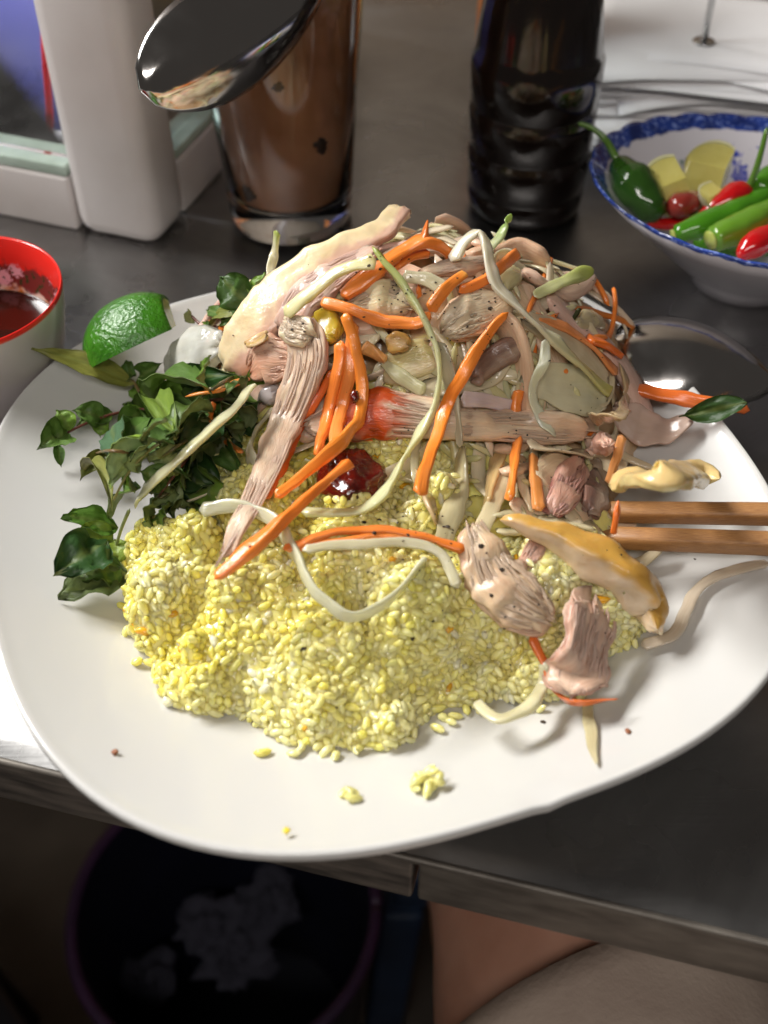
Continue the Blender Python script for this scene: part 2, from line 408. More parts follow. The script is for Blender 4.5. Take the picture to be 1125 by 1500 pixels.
# ------------------------------------------------------------------ steel table
TD = np.array([.9686, -.2482]); TN = np.array([.2482, .9686]); T0 = np.array([-.1173, .1852])
def txf(v):
    v = np.asarray(v, float); o = v.copy()
    o[:, :2] = T0 + v[:, :1] * TD + v[:, 1:2] * TN
    return o
def steel_table_material():
    m = pbsdf('brushed_table_steel', (.44, .43, .42), .31, metal=1, rvar=.11, rscale=16)
    nt, N, L, b = nodes(m)
    tc = N.new('ShaderNodeTexCoord'); mp = N.new('ShaderNodeMapping'); mp.inputs['Scale'].default_value = (25, 900, 25)
    mp.inputs['Rotation'].default_value = (0, 0, R(14)); L.new(tc.outputs['Object'], mp.inputs[0])
    t = N.new('ShaderNodeTexNoise'); t.inputs['Scale'].default_value = 1.0; t.inputs['Detail'].default_value = 5; L.new(mp.outputs[0], t.inputs['Vector'])
    v2 = N.new('ShaderNodeTexNoise'); v2.inputs['Scale'].default_value = 220; v2.inputs['Detail'].default_value = 6; L.new(tc.outputs['Object'], v2.inputs['Vector'])
    ad = N.new('ShaderNodeMath'); ad.operation = 'ADD'; L.new(t.outputs['Fac'], ad.inputs[0]); L.new(v2.outputs['Fac'], ad.inputs[1])
    bp = N.new('ShaderNodeBump'); bp.inputs['Strength'].default_value = .10; bp.inputs['Distance'].default_value = .0004
    L.new(ad.outputs[0], bp.inputs['Height']); L.new(bp.outputs[0], b.inputs['Normal'])
    sm_ = N.new('ShaderNodeTexNoise'); sm_.inputs['Scale'].default_value = 9; sm_.inputs['Detail'].default_value = 9; sm_.inputs['Roughness'].default_value = .68; sm_.inputs['Distortion'].default_value = .8; L.new(tc.outputs['Object'], sm_.inputs['Vector'])
    cr = N.new('ShaderNodeValToRGB'); cr.color_ramp.elements[0].position = .36; cr.color_ramp.elements[0].color = (.27, .265, .26, 1); cr.color_ramp.elements[1].position = .62; cr.color_ramp.elements[1].color = (.37, .365, .36, 1)
    L.new(sm_.outputs['Fac'], cr.inputs[0]); L.new(cr.outputs[0], b.inputs['Base Color'])
    return m
M['table'] = steel_table_material()
M['trim'] = pbsdf('worn_grey_trim', lin(118, 112, 104), .45, metal=.4, var=lin(84, 78, 72), vscale=60, vdetail=8, stretch=(1, 1, 3), bump=.2, bscale=90, bdist=.0006)
M['trim_dark'] = pbsdf('scuffed_dark_trim', lin(62, 58, 55), .5, metal=.3, var=lin(120, 112, 104), vscale=110, vdetail=9, stretch=(.35, .35, 1.6), bump=.3, bscale=120, bdist=.0006)
table = empty('steel_table', (0, .6, FZ), 'brushed stainless steel table under the plate, front edge running aslant', 'table')
X0, X1, Y1 = -.75, .95, .80
# top: flat field, a slightly rolled-down border, and its thickness
v = []; cols_ = [(0.0085, 0), (.0070, -.0001), (.0045, -.0006), (.0022, -.0011)]
rows = [(Y1, 0.)] + cols_
for x in (X0, X1):
    for (y, z) in rows: v.append((x, y, z))
    v.append((x, .0022, -.006)); v.append((x, Y1, -.006))
k = len(v) // 2
f = [(i, i + k, i + 1 + k, i + 1) for i in range(k - 1)] + [(k - 1, 2 * k - 1, k, 0)]
f = [tuple(reversed(q)) for q in f]
o = put('tabletop', txf(v), f, M['table'], table); weld_sharp(o, 25)
# bead along the front edge
bead = txf(np.array([(X0, .0008, -.0010), ((X0 + X1) / 2, .0008, -.0010), (X1, .0008, -.0010)]))
v, f, uv, par = sweep(bead, .0024, .0024, N=np.tile([0, 0, 1.], (3, 1)), n=40, m=10, e=2, cap=0)
put('edge_bead', v, f, M['trim'], table, uv=uv)
S = (px(608, 1262)[:2] - T0) @ TD
v, f = box(X0, S - .0008, .001, .012, -.0265, -.0024, .0012, txf); weld_sharp(put('edge_trim', v, f, M['trim_dark'], table), 30)
table.children[-1]['label'] = 'dark scuffed strip facing the left of the front edge'
v, f = box(S + .0008, X1, .001, .012, -.0262, -.0024, .0012, txf); weld_sharp(put('edge_trim', v, f, M['trim'], table), 30)
table.children[-1]['label'] = 'plain grey strip facing the right of the front edge'
for (lx, ly) in ((X0 + .05, .06), (X1 - .05, .06), (X0 + .05, Y1 - .05), (X1 - .05, Y1 - .05)):
    v, f = box(lx - .02, lx + .02, ly - .02, ly + .02, FZ, -.007, .003, txf); put('leg', v, f, M['trim'], table)

# ------------------------------------------------------------------ under the table: bin, stool, sitter
M['bin'] = pbsdf('navy_plastic', lin(17, 19, 36), .5, var=lin(12, 14, 26), vscale=14, bump=.1, bscale=40)
M['bin_rim'] = pbsdf('purple_plastic', lin(54, 30, 58), .45, var=lin(40, 24, 46), vscale=30)
M['tissue'] = pbsdf('used_tissue_shade_toned', lin(48, 47, 58), .9, bump=.3, bscale=60, bdist=.004)  # white tissue, the shade under the table put into its dark colour
bc = px(330, 1330, -.45)
binn = empty('waste_bin', (bc[0], bc[1], FZ), 'dark blue round waste bin with purple rim under the table', 'waste bin')
prof = [(.0, .0), (.078, .0), (.085, .01), (.104, .27), (.101, .27), (.082, .014), (.0, .012)]
v, f, uv = lathe(prof, 56); v += np.array([bc[0], bc[1], FZ]); weld_sharp(put('body', v, f, M['bin'], binn, uv=uv), 50)
a = np.linspace(0, 2 * math.pi, 49)
ringp = np.stack([bc[0] + .1045 * np.cos(a), bc[1] + .1045 * np.sin(a), np.full(49, FZ + .272)], 1)
v, f, uv, par = sweep(ringp, .009, .008, N=np.tile([0, 0, 1.], (49, 1)), n=97, m=8, e=2, cap=0); put('rim', v, f, M['bin_rim'], binn, uv=uv)
def crumple(c, r, seed, sq=.6, n=22, m=16):
    v = []
    for i in range(n):
        th = math.pi * i / (n - 1)
        for j in range(m):
            ph = 2 * math.pi * j / m
            d = np.array([math.sin(th) * math.cos(ph), math.sin(th) * math.sin(ph), math.cos(th) * sq])
            k = 1 + .75 * mnoise.noise(Vector(d * 2.2) + Vector((seed, 0, 0))) + .35 * mnoise.noise(Vector(d * 5) + Vector((seed, 3, 0)))
            v.append(c + d * r * k)
    f = [(i * m + j, (i + 1) * m + j, (i + 1) * m + (j + 1) % m, i * m + (j + 1) % m) for i in range(n - 1) for j in range(m)]
    return np.array(v), f
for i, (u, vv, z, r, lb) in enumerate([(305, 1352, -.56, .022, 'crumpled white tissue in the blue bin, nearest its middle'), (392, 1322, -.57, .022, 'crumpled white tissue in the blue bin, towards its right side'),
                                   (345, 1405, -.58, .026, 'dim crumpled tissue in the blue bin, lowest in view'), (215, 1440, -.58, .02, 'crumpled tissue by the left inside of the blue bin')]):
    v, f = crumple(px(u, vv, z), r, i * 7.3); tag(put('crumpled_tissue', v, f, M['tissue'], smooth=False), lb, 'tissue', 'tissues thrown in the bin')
M['blue_plastic'] = pbsdf('blue_plastic', lin(34, 52, 78), .5, var=lin(26, 40, 62), vscale=20)
def stool(name, c, label, mat, s=.13, h=.26, rot=0.0):
    t = empty(name, (c[0], c[1], FZ), label, 'stool')
    ca, sa = math.cos(rot), math.sin(rot)
    def xf(q):
        q = np.asarray(q); return np.stack([c[0] + q[:, 0] * ca - q[:, 1] * sa, c[1] + q[:, 0] * sa + q[:, 1] * ca, FZ + q[:, 2]], 1)
    v, f = box(-s, s, -s, s, h - .02, h, .008, xf); put('seat', v, f, mat, t)
    v, f = box(-s + .008, s - .008, -s + .008, s - .008, h - .06, h - .021, .004, xf); put('skirt', v, f, mat, t)
    for ax in (-1, 1):
        for ay in (-1, 1):
            q, f = box(ax * (s - .02) - .016, ax * (s - .02) + .016, ay * (s - .02) - .016, ay * (s - .02) + .016, 0, h - .061, .004)
            k = 1 - (q[:, 2:] / h); q[:, 0:1] += ax * .02 * k; q[:, 1:2] += ay * .02 * k
            put('leg', xf(q), f, mat, t)
    return t
M['black_plastic'] = pbsdf('black_plastic', lin(22, 22, 26), .4)
c = px(585, 1300, FZ + .26); stool('plastic_stool', (c[0] + .118, c[1] + .135), 'blue plastic stool beyond the blue bin, beside the bare leg', M['blue_plastic'])
c = px(20, 1480, FZ + .28); stool('plastic_stool', (c[0] - .09, c[1] - .06), 'black plastic stool at the lower left, corner only in view', M['black_plastic'], s=.11, h=.28, rot=.75)

# sitter: one leg reaching under the table, in pale shorts
def skin_material():
    m = pbsdf('skin', lin(186, 140, 118), .55, sss=.15, sssr=(1, .4, .25), sscale=.01, var=lin(166, 118, 96), vscale=22, vdetail=6, bump=.25, bscale=160, bdist=.0008)
    return m
M['skin'] = skin_material()
M['shorts'] = pbsdf('pale_cotton', lin(196, 178, 162), .9, var=lin(172, 152, 138), vscale=18, bump=.35, bscale=420, bdist=.001)
person = empty('person', (.12, -.25, FZ), 'bare thigh in pale shorts of a sitter under the table', 'person')
spine = np.array([(.135, -.34, -.235), (.128, -.22, -.225), (.118, -.08, -.212), (.106, .06, -.205), (.094, .18, -.205), (.086, .27, -.205), (.083, .325, -.225), (.083, .345, -.29), (.084, .335, -.38), (.086, .325, -.48), (.088, .325, -.60), (.089, .325, -.655)])
rad = np.array([.098, .096, .091, .083, .072, .064, .060, .056, .056, .050, .036, .034])
Nn = np.array([(0, 0, 1.)] * 5 + [(0, .2, 1), (0, .6, .8), (0, 1, .3), (0, 1, 0), (0, 1, 0), (0, 1, 0), (0, 1, 0)])
v, f, uv, par = sweep(spine, rad * 2, rad * 2, N=Nn, n=90, m=36, e=2.05, cap=.3, namp=.002)
# foot grows out of the ankle: extra sweep merged into the same mesh
fs = np.array([(.089, .305, -.668), (.089, .345, -.672), (.090, .40, -.690), (.091, .455, -.701), (.092, .50, -.706)])
v2, f2, uv2, p2 = sweep(fs, np.array([.062, .070, .086, .092, .070]), np.array([.085, .09, .058, .036, .026]), N=np.tile([0, 0, 1.], (5, 1)), n=26, m=36, e=2.3, cap=.6)
v = np.vstack([v, v2]); f = f + [tuple(i + len(par) for i in q) for q in f2]; uv = np.vstack([uv, uv2])
put('leg', v, f, M['skin'], person, uv=uv)
def shorts_mesh():
    out = []; n, m = 46, 48
    h0 = px(612, 1497, -.125)[:2]; h1 = px(930, 1393, -.125)[:2]; dh = (h1 - h0) / (h1[0] - h0[0])
    for i in range(n):
        s = i / (n - 1)
        for j in range(m):
            a = 2 * math.pi * j / m
            x = math.cos(a); z = math.sin(a)
            cx = .118; yh = h0[1] + dh[1] * (cx + .09 * x - h0[0]) - .05 * max(0, -z)
            y = -.34 + (yh + .34) * s
            k = np.interp(y, spine[:6, 1], rad[:6]); c = np.array([np.interp(y, spine[:6, 1], spine[:6, 0]), np.interp(y, spine[:6, 1], spine[:6, 2])])
            wv = 1 + .03 * mnoise.noise(Vector((a * 1.6, y * 14, 2))) + .015 * mnoise.noise(Vector((a * 4, y * 30, 5)))
            r = (k + .0055 + .003 * s) * wv
            out.append((c[0] + r * x, y, c[1] + r * z))
    f = [(i * m + j, i * m + (j + 1) % m, (i + 1) * m + (j + 1) % m, (i + 1) * m + j) for i in range(n - 1) for j in range(m)]
    return np.array(out), f
v, f = shorts_mesh(); o = put('shorts', v, f, M['shorts'], person)
sm = o.modifiers.new('thickness', 'SOLIDIFY'); sm.thickness = .003; sm.offset = 1

# ------------------------------------------------------------------ white corner cabinet, back left
CC = np.array([-.108, .466]); E1 = np.array([-.945, .327]); E2 = np.array([.327, .945])
def cxf(v):
    v = np.asarray(v, float); o = v.copy(); o[:, :2] = CC + v[:, :1] * E1 + v[:, 1:2] * E2; return o
M['cab'] = pbsdf('white_painted_frame', lin(226, 220, 218), .45, var=lin(208, 200, 196), vscale=12, vdetail=6, bump=.08, bscale=120, bdist=.0005)
M['mint'] = pbsdf('mint_plastic_strip', lin(196, 214, 202), .35, var=lin(172, 190, 176), vscale=60, vdetail=6)
M['violet'] = pbsdf('violet_blue_plastic', lin(138, 134, 196), .35, var=lin(104, 106, 180), vscale=9, vdetail=2)
M['red_ribbon'] = pbsdf('red_plastic_cord', lin(205, 40, 48), .3, coat=.3)
def pane_material():
    m = bpy.data.materials.new('cabinet_glass'); nt, N, L, b = nodes(m); N.remove(b)
    tr = N.new('ShaderNodeBsdfTransparent'); tr.inputs[0].default_value = (.93, .96, .95, 1)
    gl_ = N.new('ShaderNodeBsdfGlossy'); gl_.inputs['Roughness'].default_value = .03
    fr = N.new('ShaderNodeFresnel'); fr.inputs[0].default_value = 1.45
    mx = N.new('ShaderNodeMixShader'); L.new(fr.outputs[0], mx.inputs[0]); L.new(tr.outputs[0], mx.inputs[1]); L.new(gl_.outputs[0], mx.inputs[2])
    L.new(mx.outputs[0], N['Material Output'].inputs[0]); return m
M['pane'] = pane_material()
cab = empty('display_cabinet', (*CC, 0), 'white framed glass display cabinet, its corner post behind the red bowl', 'cabinet')
LX, LY, CH = .34, .27, .27
def cpart(name, *a, mat='cab', bev=.002, ang=40):
    v, f = box(*a, bev, cxf); o = put(name, v, f, M[mat], cab); weld_sharp(o, ang); return o
cpart('post', 0, .0445, 0, .034, .0, CH, bev=.009, ang=60)
cpart('post', LX - .04, LX, 0, .034, 0, CH, bev=.006); cpart('post', 0, .04, LY - .034, LY, 0, CH, bev=.006); cpart('post', LX - .04, LX, LY - .034, LY, 0, CH, bev=.006)
cpart('bottom_rail', .0452, LX - .041, .003, .020, .0, .0285); cpart('bottom_rail', .003, .016, .035, LY - .035, .0, .0285)
cpart('bottom_rail', .041, LX - .041, LY - .02, LY - .003, 0, .0285); cpart('bottom_rail', LX - .016, LX - .003, .035, LY - .035, 0, .0285)
cpart('sealing_strip', .0455, LX - .041, .0035, .012, .0287, .0345, mat='mint', bev=.001)
cpart('inner_ledge', .0455, LX - .041, .0205, .036, .018, .0335, mat='cab', bev=.001)
cpart('sealing_strip', .004, .026, .036, LY - .036, .0287, .0335, mat='mint', bev=.001)
cpart('top_rail', .046, LX - .041, .003, .03, CH - .03, CH - .001); cpart('top_rail', .003, .03, .035, LY - .035, CH - .03, CH - .001)
cpart('top_rail', .041, LX - .041, LY - .03, LY - .003, CH - .03, CH - .001); cpart('top_rail', LX - .03, LX - .003, .035, LY - .035, CH - .03, CH - .001)
cpart('glass_pane', .0455, LX - .041, .013, .0155, .0346, CH - .031, mat='pane', bev=0); cpart('glass_pane', .012, .0145, .036, LY - .036, .0336, CH - .031, mat='pane', bev=0)
v, f = box(.05, LX - .05, .034, .054, CH - .028, CH - .016, .002, cxf); put('strip_light', v, f, M['cab'], cab)
cl = CC + E1 * .17 + E2 * .044
d = bpy.data.lights.new('cabinet_lamp', 'AREA'); d.shape = 'RECTANGLE'; d.size = .22; d.size_y = .02; d.energy = 1.6; d.color = (.92, .95, 1.0)
lo = bpy.data.objects.new('cabinet_lamp', d); col.objects.link(lo); lo.location = (cl[0], cl[1], CH - .030); lo.rotation_euler = (0, 0, math.atan2(E1[1], E1[0]))
tub = empty('plastic_tub', (*(CC + E1 * .16 + E2 * .14), .003), 'violet blue plastic tub standing inside the glass cabinet', 'tub')
v, f = box(.052, .29, .062, .23, .003, .15, .012, cxf); put('body', v, f, M['violet'], tub)
v, f = box(.047, .295, .057, .235, .1505, .158, .003, cxf); put('lid', v, f, M['violet'], tub)
pp = [pxy(62, -20, .512), pxy(66, 80, .506), pxy(71, 140, .503), pxy(74, 190, .501), pxy(69, 232, .500), pxy(69, 246, .499)]
v, f, uv, par = sweep(np.array(pp), .0034, .0024, N=np.tile([0, -1., .2], (6, 1)), n=40, m=10, e=2, cap=.5)
tag(put('red_ribbon', v, f, M['red_ribbon'], uv=uv), 'red plastic ribbon hanging behind the cabinet glass', 'ribbon')

# ------------------------------------------------------------------ iced coffee
GC = np.array([-.0462, .4985, 0])
gl = empty('coffee_glass', GC, 'tall clear glass of brown iced coffee behind the heap', 'glass')
go = [(0, .0012), (.027, .0), (.0295, .0015), (.0303, .006), (.0312, .02), (.0338, .06), (.0378, .11), (.0405, .145), (.0398, .1465), (.0388, .145), (.0360, .11), (.0320, .06), (.0294, .0205), (.0275, .0155), (.018, .0135), (0, .013)]
v, f, uv = lathe(go, 64); put('tumbler', v + GC, f, M['glass'], gl, uv=uv)
M['coffee'] = pbsdf('milky_coffee', lin(196, 140, 102), .15, var=lin(166, 112, 78), vscale=35, vdetail=5, sss=.1, sscale=.004, trans=0.0)
co = [(0, .0132), (.018, .0137), (.0274, .0158), (.0293, .0208), (.0319, .06), (.0359, .11), (.0366, .118), (.0355, .1185), (0, .1185)]
v, f, uv = lathe(co, 64); put('coffee', v * np.array([1.0015, 1.0015, 1]) + GC, f, M['coffee'], gl, uv=uv)
M['dark_ice'] = pbsdf('ice_seen_through_coffee', lin(64, 42, 28), .3)
for (u, vv, s) in [(468, 212, .0030), (366, 282, .0032), (508, 262, .0022), (408, 124, .0024)]:
    d = ray(u, vv)      # on the coffee surface, just inside the glass
    for t in np.linspace(.4, .6, 400):
        p = EYE + d * t; rr = np.interp(p[2], [.02, .06, .11], [.0292, .0318, .0357])
        if math.hypot(p[0] - GC[0], p[1] - GC[1]) < rr: break
    n_ = nrm(np.array([p[0] - GC[0], p[1] - GC[1], 0])); v, f = crumple(np.zeros(3), s, u * .37, .9, 14, 12)
    v = v - n_ * (v @ n_)[:, None] * .86; v[:, 2] *= 1.25
    put('ice_piece', v + p + n_ * .0005, f, M['dark_ice'], gl)

# ------------------------------------------------------------------ soy sauce bottle
BC = np.array([.0705, .5085, 0])
bt = empty('sauce_bottle', BC, 'dark brown ribbed sauce bottle between the glass and the chilli bowl', 'bottle')
prof = [(0, .004), (.018, .003), (.024, .0), (.0272, .0014), (.0285, .006), (.0288, .011), (.0279, .0125), (.0278, .014), (.0290, .0155), (.0294, .026), (.0295, .032), (.0284, .0337), (.0284, .0352), (.0297, .037), (.0301, .047), (.0302, .053), (.0291, .0547), (.0290, .0562), (.0303, .058), (.0306, .068), (.0307, .077), (.0298, .0785), (.0290, .083), (.0276, .094), (.0255, .107), (.0222, .122), (.0175, .14), (.0145, .155), (.0135, .17), (.0132, .19), (.0145, .191), (.0145, .196), (.0128, .197)]
def flute(a, k, r, z):
    if .079 < z < .14: r *= 1 + .006 * abs(math.sin(a * 5)) * min(1, (z - .079) / .02)
    return r, z
M['bottle'] = pbsdf('dark_bottle_glass', lin(20, 12, 8), .16, coat=.8, coat_r=.10, spec=.6, bump=.06, bscale=70, bdist=.001)
v, f, uv = lathe(prof, 80, flute); put('body', v + BC, f, M['bottle'], bt, uv=uv)
v, f, uv = lathe([(.0, .205), (.0125, .2045), (.0135, .203), (.0137, .1975), (.0, .1973)], 40); M['cap'] = pbsdf('red_cap', lin(150, 26, 24), .4); put('cap', v + BC, f, M['cap'], bt, uv=uv)
# orange squeeze bottle hidden behind it
M['orange_plastic'] = pbsdf('orange_plastic', lin(196, 116, 58), .4, sss=.1)
OC = pxy(716, 60, .62); OC = np.array([OC[0] + .0165, .62, 0])
sq = empty('squeeze_bottle', OC, 'orange plastic squeeze bottle mostly hidden behind the sauce bottle', 'bottle')
v, f, uv = lathe([(0, .001), (.022, 0), (.024, .003), (.024, .12), (.018, .135), (.012, .138)], 40); put('body', v + OC, f, M['orange_plastic'], sq)
v, f, uv = lathe([(.0135, .1382), (.0135, .146), (.007, .150), (.003, .19), (0, .19)], 30); put('nozzle', v + OC, f, M['orange_plastic'], sq)
# yellow container behind the napkins
M['yellow_plastic'] = pbsdf('yellow_plastic', lin(206, 168, 40), .5, var=lin(180, 140, 34), vscale=10)
YC = px(965, 25, .02); YC = np.array([YC[0] + .005, .80, 0])
yt = empty('yellow_tray', YC, 'low yellow plastic tray at the back behind the napkins', 'tray')
v, f, uv = lathe([(0, .004), (.075, .004), (.088, .03), (.091, .030), (.077, .0), (0, .0)], 48, lambda a, k, r, z: (r * float(sup(np.array(a), 6)), z)); put('dish', v * np.array([.85, .7, 1]) + YC, f, M['yellow_plastic'], yt)
M['holder'] = pbsdf('napkin_holder_steel', (.6, .6, .6), .25, metal=1)
# ------------------------------------------------------------------ napkins on their spike
NP = px(1030, 65, .046)
hold = empty('napkin_spike', (NP[0], NP[1], 0), 'upright steel rod holding down the stack of white napkins', 'napkin holder')
v, f = box(NP[0] - .05, NP[0] + .05, NP[1] - .035, NP[1] + .035, 0, .003, .001); put('base', v, f, M['holder'], hold)
v, f, uv = lathe([(0, .003), (.0017, .003), (.0017, .20), (0, .2012)], 16); put('rod', v + np.array([NP[0], NP[1], 0]), f, M['holder'], hold)
v, f, uv = lathe([(.0018, .0472), (.0058, .0472), (.0062, .0476), (.0058, .048), (.0018, .048)], 20); put('washer', v + np.array([NP[0], NP[1], 0]), f, M['holder'], [c_ for c_ in hold.children if c_.name.startswith('rod')][0])
NNAP = 24
order = ['topmost', 'second', 'third', 'fourth', 'fifth', 'sixth', 'seventh', 'eighth', 'ninth', 'tenth', 'eleventh', 'twelfth', 'thirteenth', 'fourteenth', 'fifteenth', 'sixteenth', 'seventeenth', 'eighteenth', 'nineteenth', 'twentieth', 'twenty-first', 'twenty-second', 'twenty-third', 'lowest']
for i in range(NNAP):
    k = i / (NNAP - 1)                     # 0 bottom .. 1 top
    z = .0045 + .043 * k
    ang = R(-14) + (1 - k) * R(24) * (.1 + .9 * random.random()) + random.gauss(0, .11)
    a_, b_ = .068 + random.uniform(-.003, .003), .048 + random.uniform(-.002, .002)
    cx, cy = NP[0] + .010 + random.gauss(0, .006), NP[1] + .001 + .012 * k + random.gauss(0, .005)
    nx, ny = 14, 9; v = []
    sd = random.uniform(0, 50); dro = (.002 + .005 * k + (.008 * random.random() if k < .75 else 0)) * random.uniform(.5, 1.2)
    for iy in range(ny):
        for ix in range(nx):
            s, t = ix / (nx - 1) * 2 - 1, iy / (ny - 1) * 2 - 1
            X, Y = s * a_, t * b_
            zz = z - dro * (max(0, abs(s) - .25) ** 2 * .9 + max(0, abs(t) - .3) ** 2 * .7) + .0006 * mnoise.noise(Vector((s * 2, t * 2, sd)))
            if s < -.9: X += .004 * mnoise.noise(Vector((t * 9, sd, 1)))
            v.append((cx + X * math.cos(ang) - Y * math.sin(ang), cy + X * math.sin(ang) + Y * math.cos(ang), max(zz, .0040 + .0003 * i)))
    f = [(iy * nx + ix, iy * nx + ix + 1, (iy + 1) * nx + ix + 1, (iy + 1) * nx + ix) for iy in range(ny - 1) for ix in range(nx - 1)]
    o = put('napkin', v, f, M['white_paper']); sm = o.modifiers.new('thickness', 'SOLIDIFY'); sm.thickness = .0004
    tag(o, 'white paper napkin, %s of the stack on the steel rod' % order[NNAP - 1 - i] + ('' if i == 0 else '' if i == NNAP - 1 else ' from the top'), 'napkin', 'napkins stacked on the rod')
# ================================================================== BOWLS, PLATE, CUTLERY
class NB:
    """tiny node builder"""
    def __init__(s, m): s.nt, s.N, s.L, s.b = nodes(m)
    def m(s, op, a, b=None, c=None):
        n = s.N.new('ShaderNodeMath'); n.operation = op
        for i, x in enumerate((a, b, c)):
            if x is None: continue
            if hasattr(x, 'links') or hasattr(x, 'is_linked'): s.L.new(x, n.inputs[i])
            else: n.inputs[i].default_value = x
        return n.outputs[0]
    def band(s, v, lo, hi, soft=.0006):
        a = s.N.new('ShaderNodeMapRange'); a.interpolation_type = 'SMOOTHSTEP'; s.L.new(v, a.inputs[0]); a.inputs[1].default_value = lo - soft; a.inputs[2].default_value = lo + soft
        b = s.N.new('ShaderNodeMapRange'); b.interpolation_type = 'SMOOTHSTEP'; s.L.new(v, b.inputs[0]); b.inputs[1].default_value = hi - soft; b.inputs[2].default_value = hi + soft; b.inputs[3].default_value = 1; b.inputs[4].default_value = 0
        return s.m('MULTIPLY', a.outputs[0], b.outputs[0])
    def mix(s, f, a, b):
        n = s.N.new('ShaderNodeMixRGB')
        if isinstance(f, (int, float)): n.inputs[0].default_value = f
        else: s.L.new(f, n.inputs[0])
        for i, x in ((1, a), (2, b)):
            if isinstance(x, tuple): n.inputs[i].default_value = (*x, 1)
            else: s.L.new(x, n.inputs[i])
        return n.outputs[0]
    def uv(s, su, sv):
        t = s.N.new('ShaderNodeUVMap'); t.uv_map = 'UVMap'
        sx = s.N.new('ShaderNodeSeparateXYZ'); s.L.new(t.outputs[0], sx.inputs[0])
        cb = s.N.new('ShaderNodeCombineXYZ'); s.L.new(s.m('MULTIPLY', sx.outputs[0], su), cb.inputs[0]); s.L.new(s.m('MULTIPLY', sx.outputs[1], sv), cb.inputs[1])
        return sx.outputs[0], sx.outputs[1], cb.outputs[0]
    def vor(s, vec, scale, feat='F1', rnd=1.0):
        n = s.N.new('ShaderNodeTexVoronoi'); n.feature = feat; n.inputs['Scale'].default_value = scale; n.inputs['Randomness'].default_value = rnd; s.L.new(vec, n.inputs['Vector']); return n
    def noise(s, vec, scale, det=4):
        n = s.N.new('ShaderNodeTexNoise'); n.inputs['Scale'].default_value = scale; n.inputs['Detail'].default_value = det; s.L.new(vec, n.inputs['Vector']); return n.outputs['Fac']
    def step(s, x, lo, hi):
        a = s.N.new('ShaderNodeMapRange'); a.interpolation_type = 'SMOOTHSTEP'; s.L.new(x, a.inputs[0]); a.inputs[1].default_value = lo; a.inputs[2].default_value = hi; return a.outputs[0]

# ------------------------------------------------------------------ blue and white bowl of chillies
BB = np.array([.1671, .4451, 0.])
outer = [(0, .003), (.020, .003), (.022, .0), (.0245, .0), (.026, .004), (.036, .013), (.0495, .0255), (.062, .0375), (.0705, .047)]
inner = [(.0700, .0482), (.0685, .0470), (.0605, .0388), (.048, .0268), (.0345, .0148), (.024, .0080), (0, .0065)]
Lr = float(np.sum(np.hypot(*np.diff(np.array(outer), axis=0).T)))
def scallop(a, k, r, z):
    g = max(0, (z - .03) / .018)
    w_ = abs(math.sin(a * 13))
    return r * (1 + .012 * g * (w_ - .5)), z + .0010 * g * (w_ - .5)
def blue_bowl_material():
    m = pbsdf('blue_and_white_glaze', lin(226, 222, 226), .12, coat=.4, coat_r=.04); nb = NB(m)
    u, v, vec = nb.uv(.44, 1.0)
    blue, dblue, white = lin(46, 70, 150), lin(30, 44, 104), lin(224, 220, 226)
    n1 = nb.noise(vec, 420, 3)
    lace = nb.step(n1, .52, .60)
    bandc = nb.mix(lace, blue, lin(120, 140, 205)); bandc = nb.mix(nb.step(nb.noise(vec, 90, 2), .4, .65), bandc, dblue)
    wob = nb.m('ADD', v, nb.m('MULTIPLY', nb.m('SUBTRACT', nb.noise(vec, 160, 2), .5), .004))
    c = white
    vo = nb.vor(vec, 42); pet = nb.m('ADD', vo.outputs['Distance'], nb.m('MULTIPLY', nb.m('SUBTRACT', nb.noise(vec, 330, 3), .5), .7))
    fl = nb.m('SUBTRACT', 1.0, nb.step(pet, .20, .30)); fl = nb.m('MULTIPLY', fl, nb.band(v, Lr + .0155, Lr + .075))
    c = nb.mix(fl, c, nb.mix(nb.step(nb.noise(vec, 260, 2), .45, .6), lin(54, 70, 170), lin(130, 130, 200)))
    vo2 = nb.vor(vec, 61); g2 = nb.m('MULTIPLY', nb.m('SUBTRACT', 1.0, nb.step(vo2.outputs['Distance'], .12, .2)), nb.band(v, Lr + .016, Lr + .06))
    g2 = nb.m('MULTIPLY', g2, nb.step(nb.noise(vec, 200, 2), .5, .56)); c = nb.mix(g2, c, lin(96, 140, 110))
    c = nb.mix(nb.band(wob, Lr - .0022, Lr + .0095, .0007), c, bandc)
    nb.L.new(c, nb.b.inputs['Base Color'])
    return m
M['blue_bowl'] = blue_bowl_material()
bowl = empty('patterned_bowl', BB, 'blue and white scalloped bowl of chillies at the right', 'bowl')
v, f, uv = lathe(outer + inner, 156, scallop); v[:, :2] *= 1 + .095 * np.clip(v[:, 2:] / .047, 0, 1); v[:, 2] -= (.0565 * v[:, 0] + .0856 * v[:, 1]) * np.clip(v[:, 2] / .047, 0, 1)   # a little warped
put('bowl_body', v + BB, f, M['blue_bowl'], bowl, uv=uv)

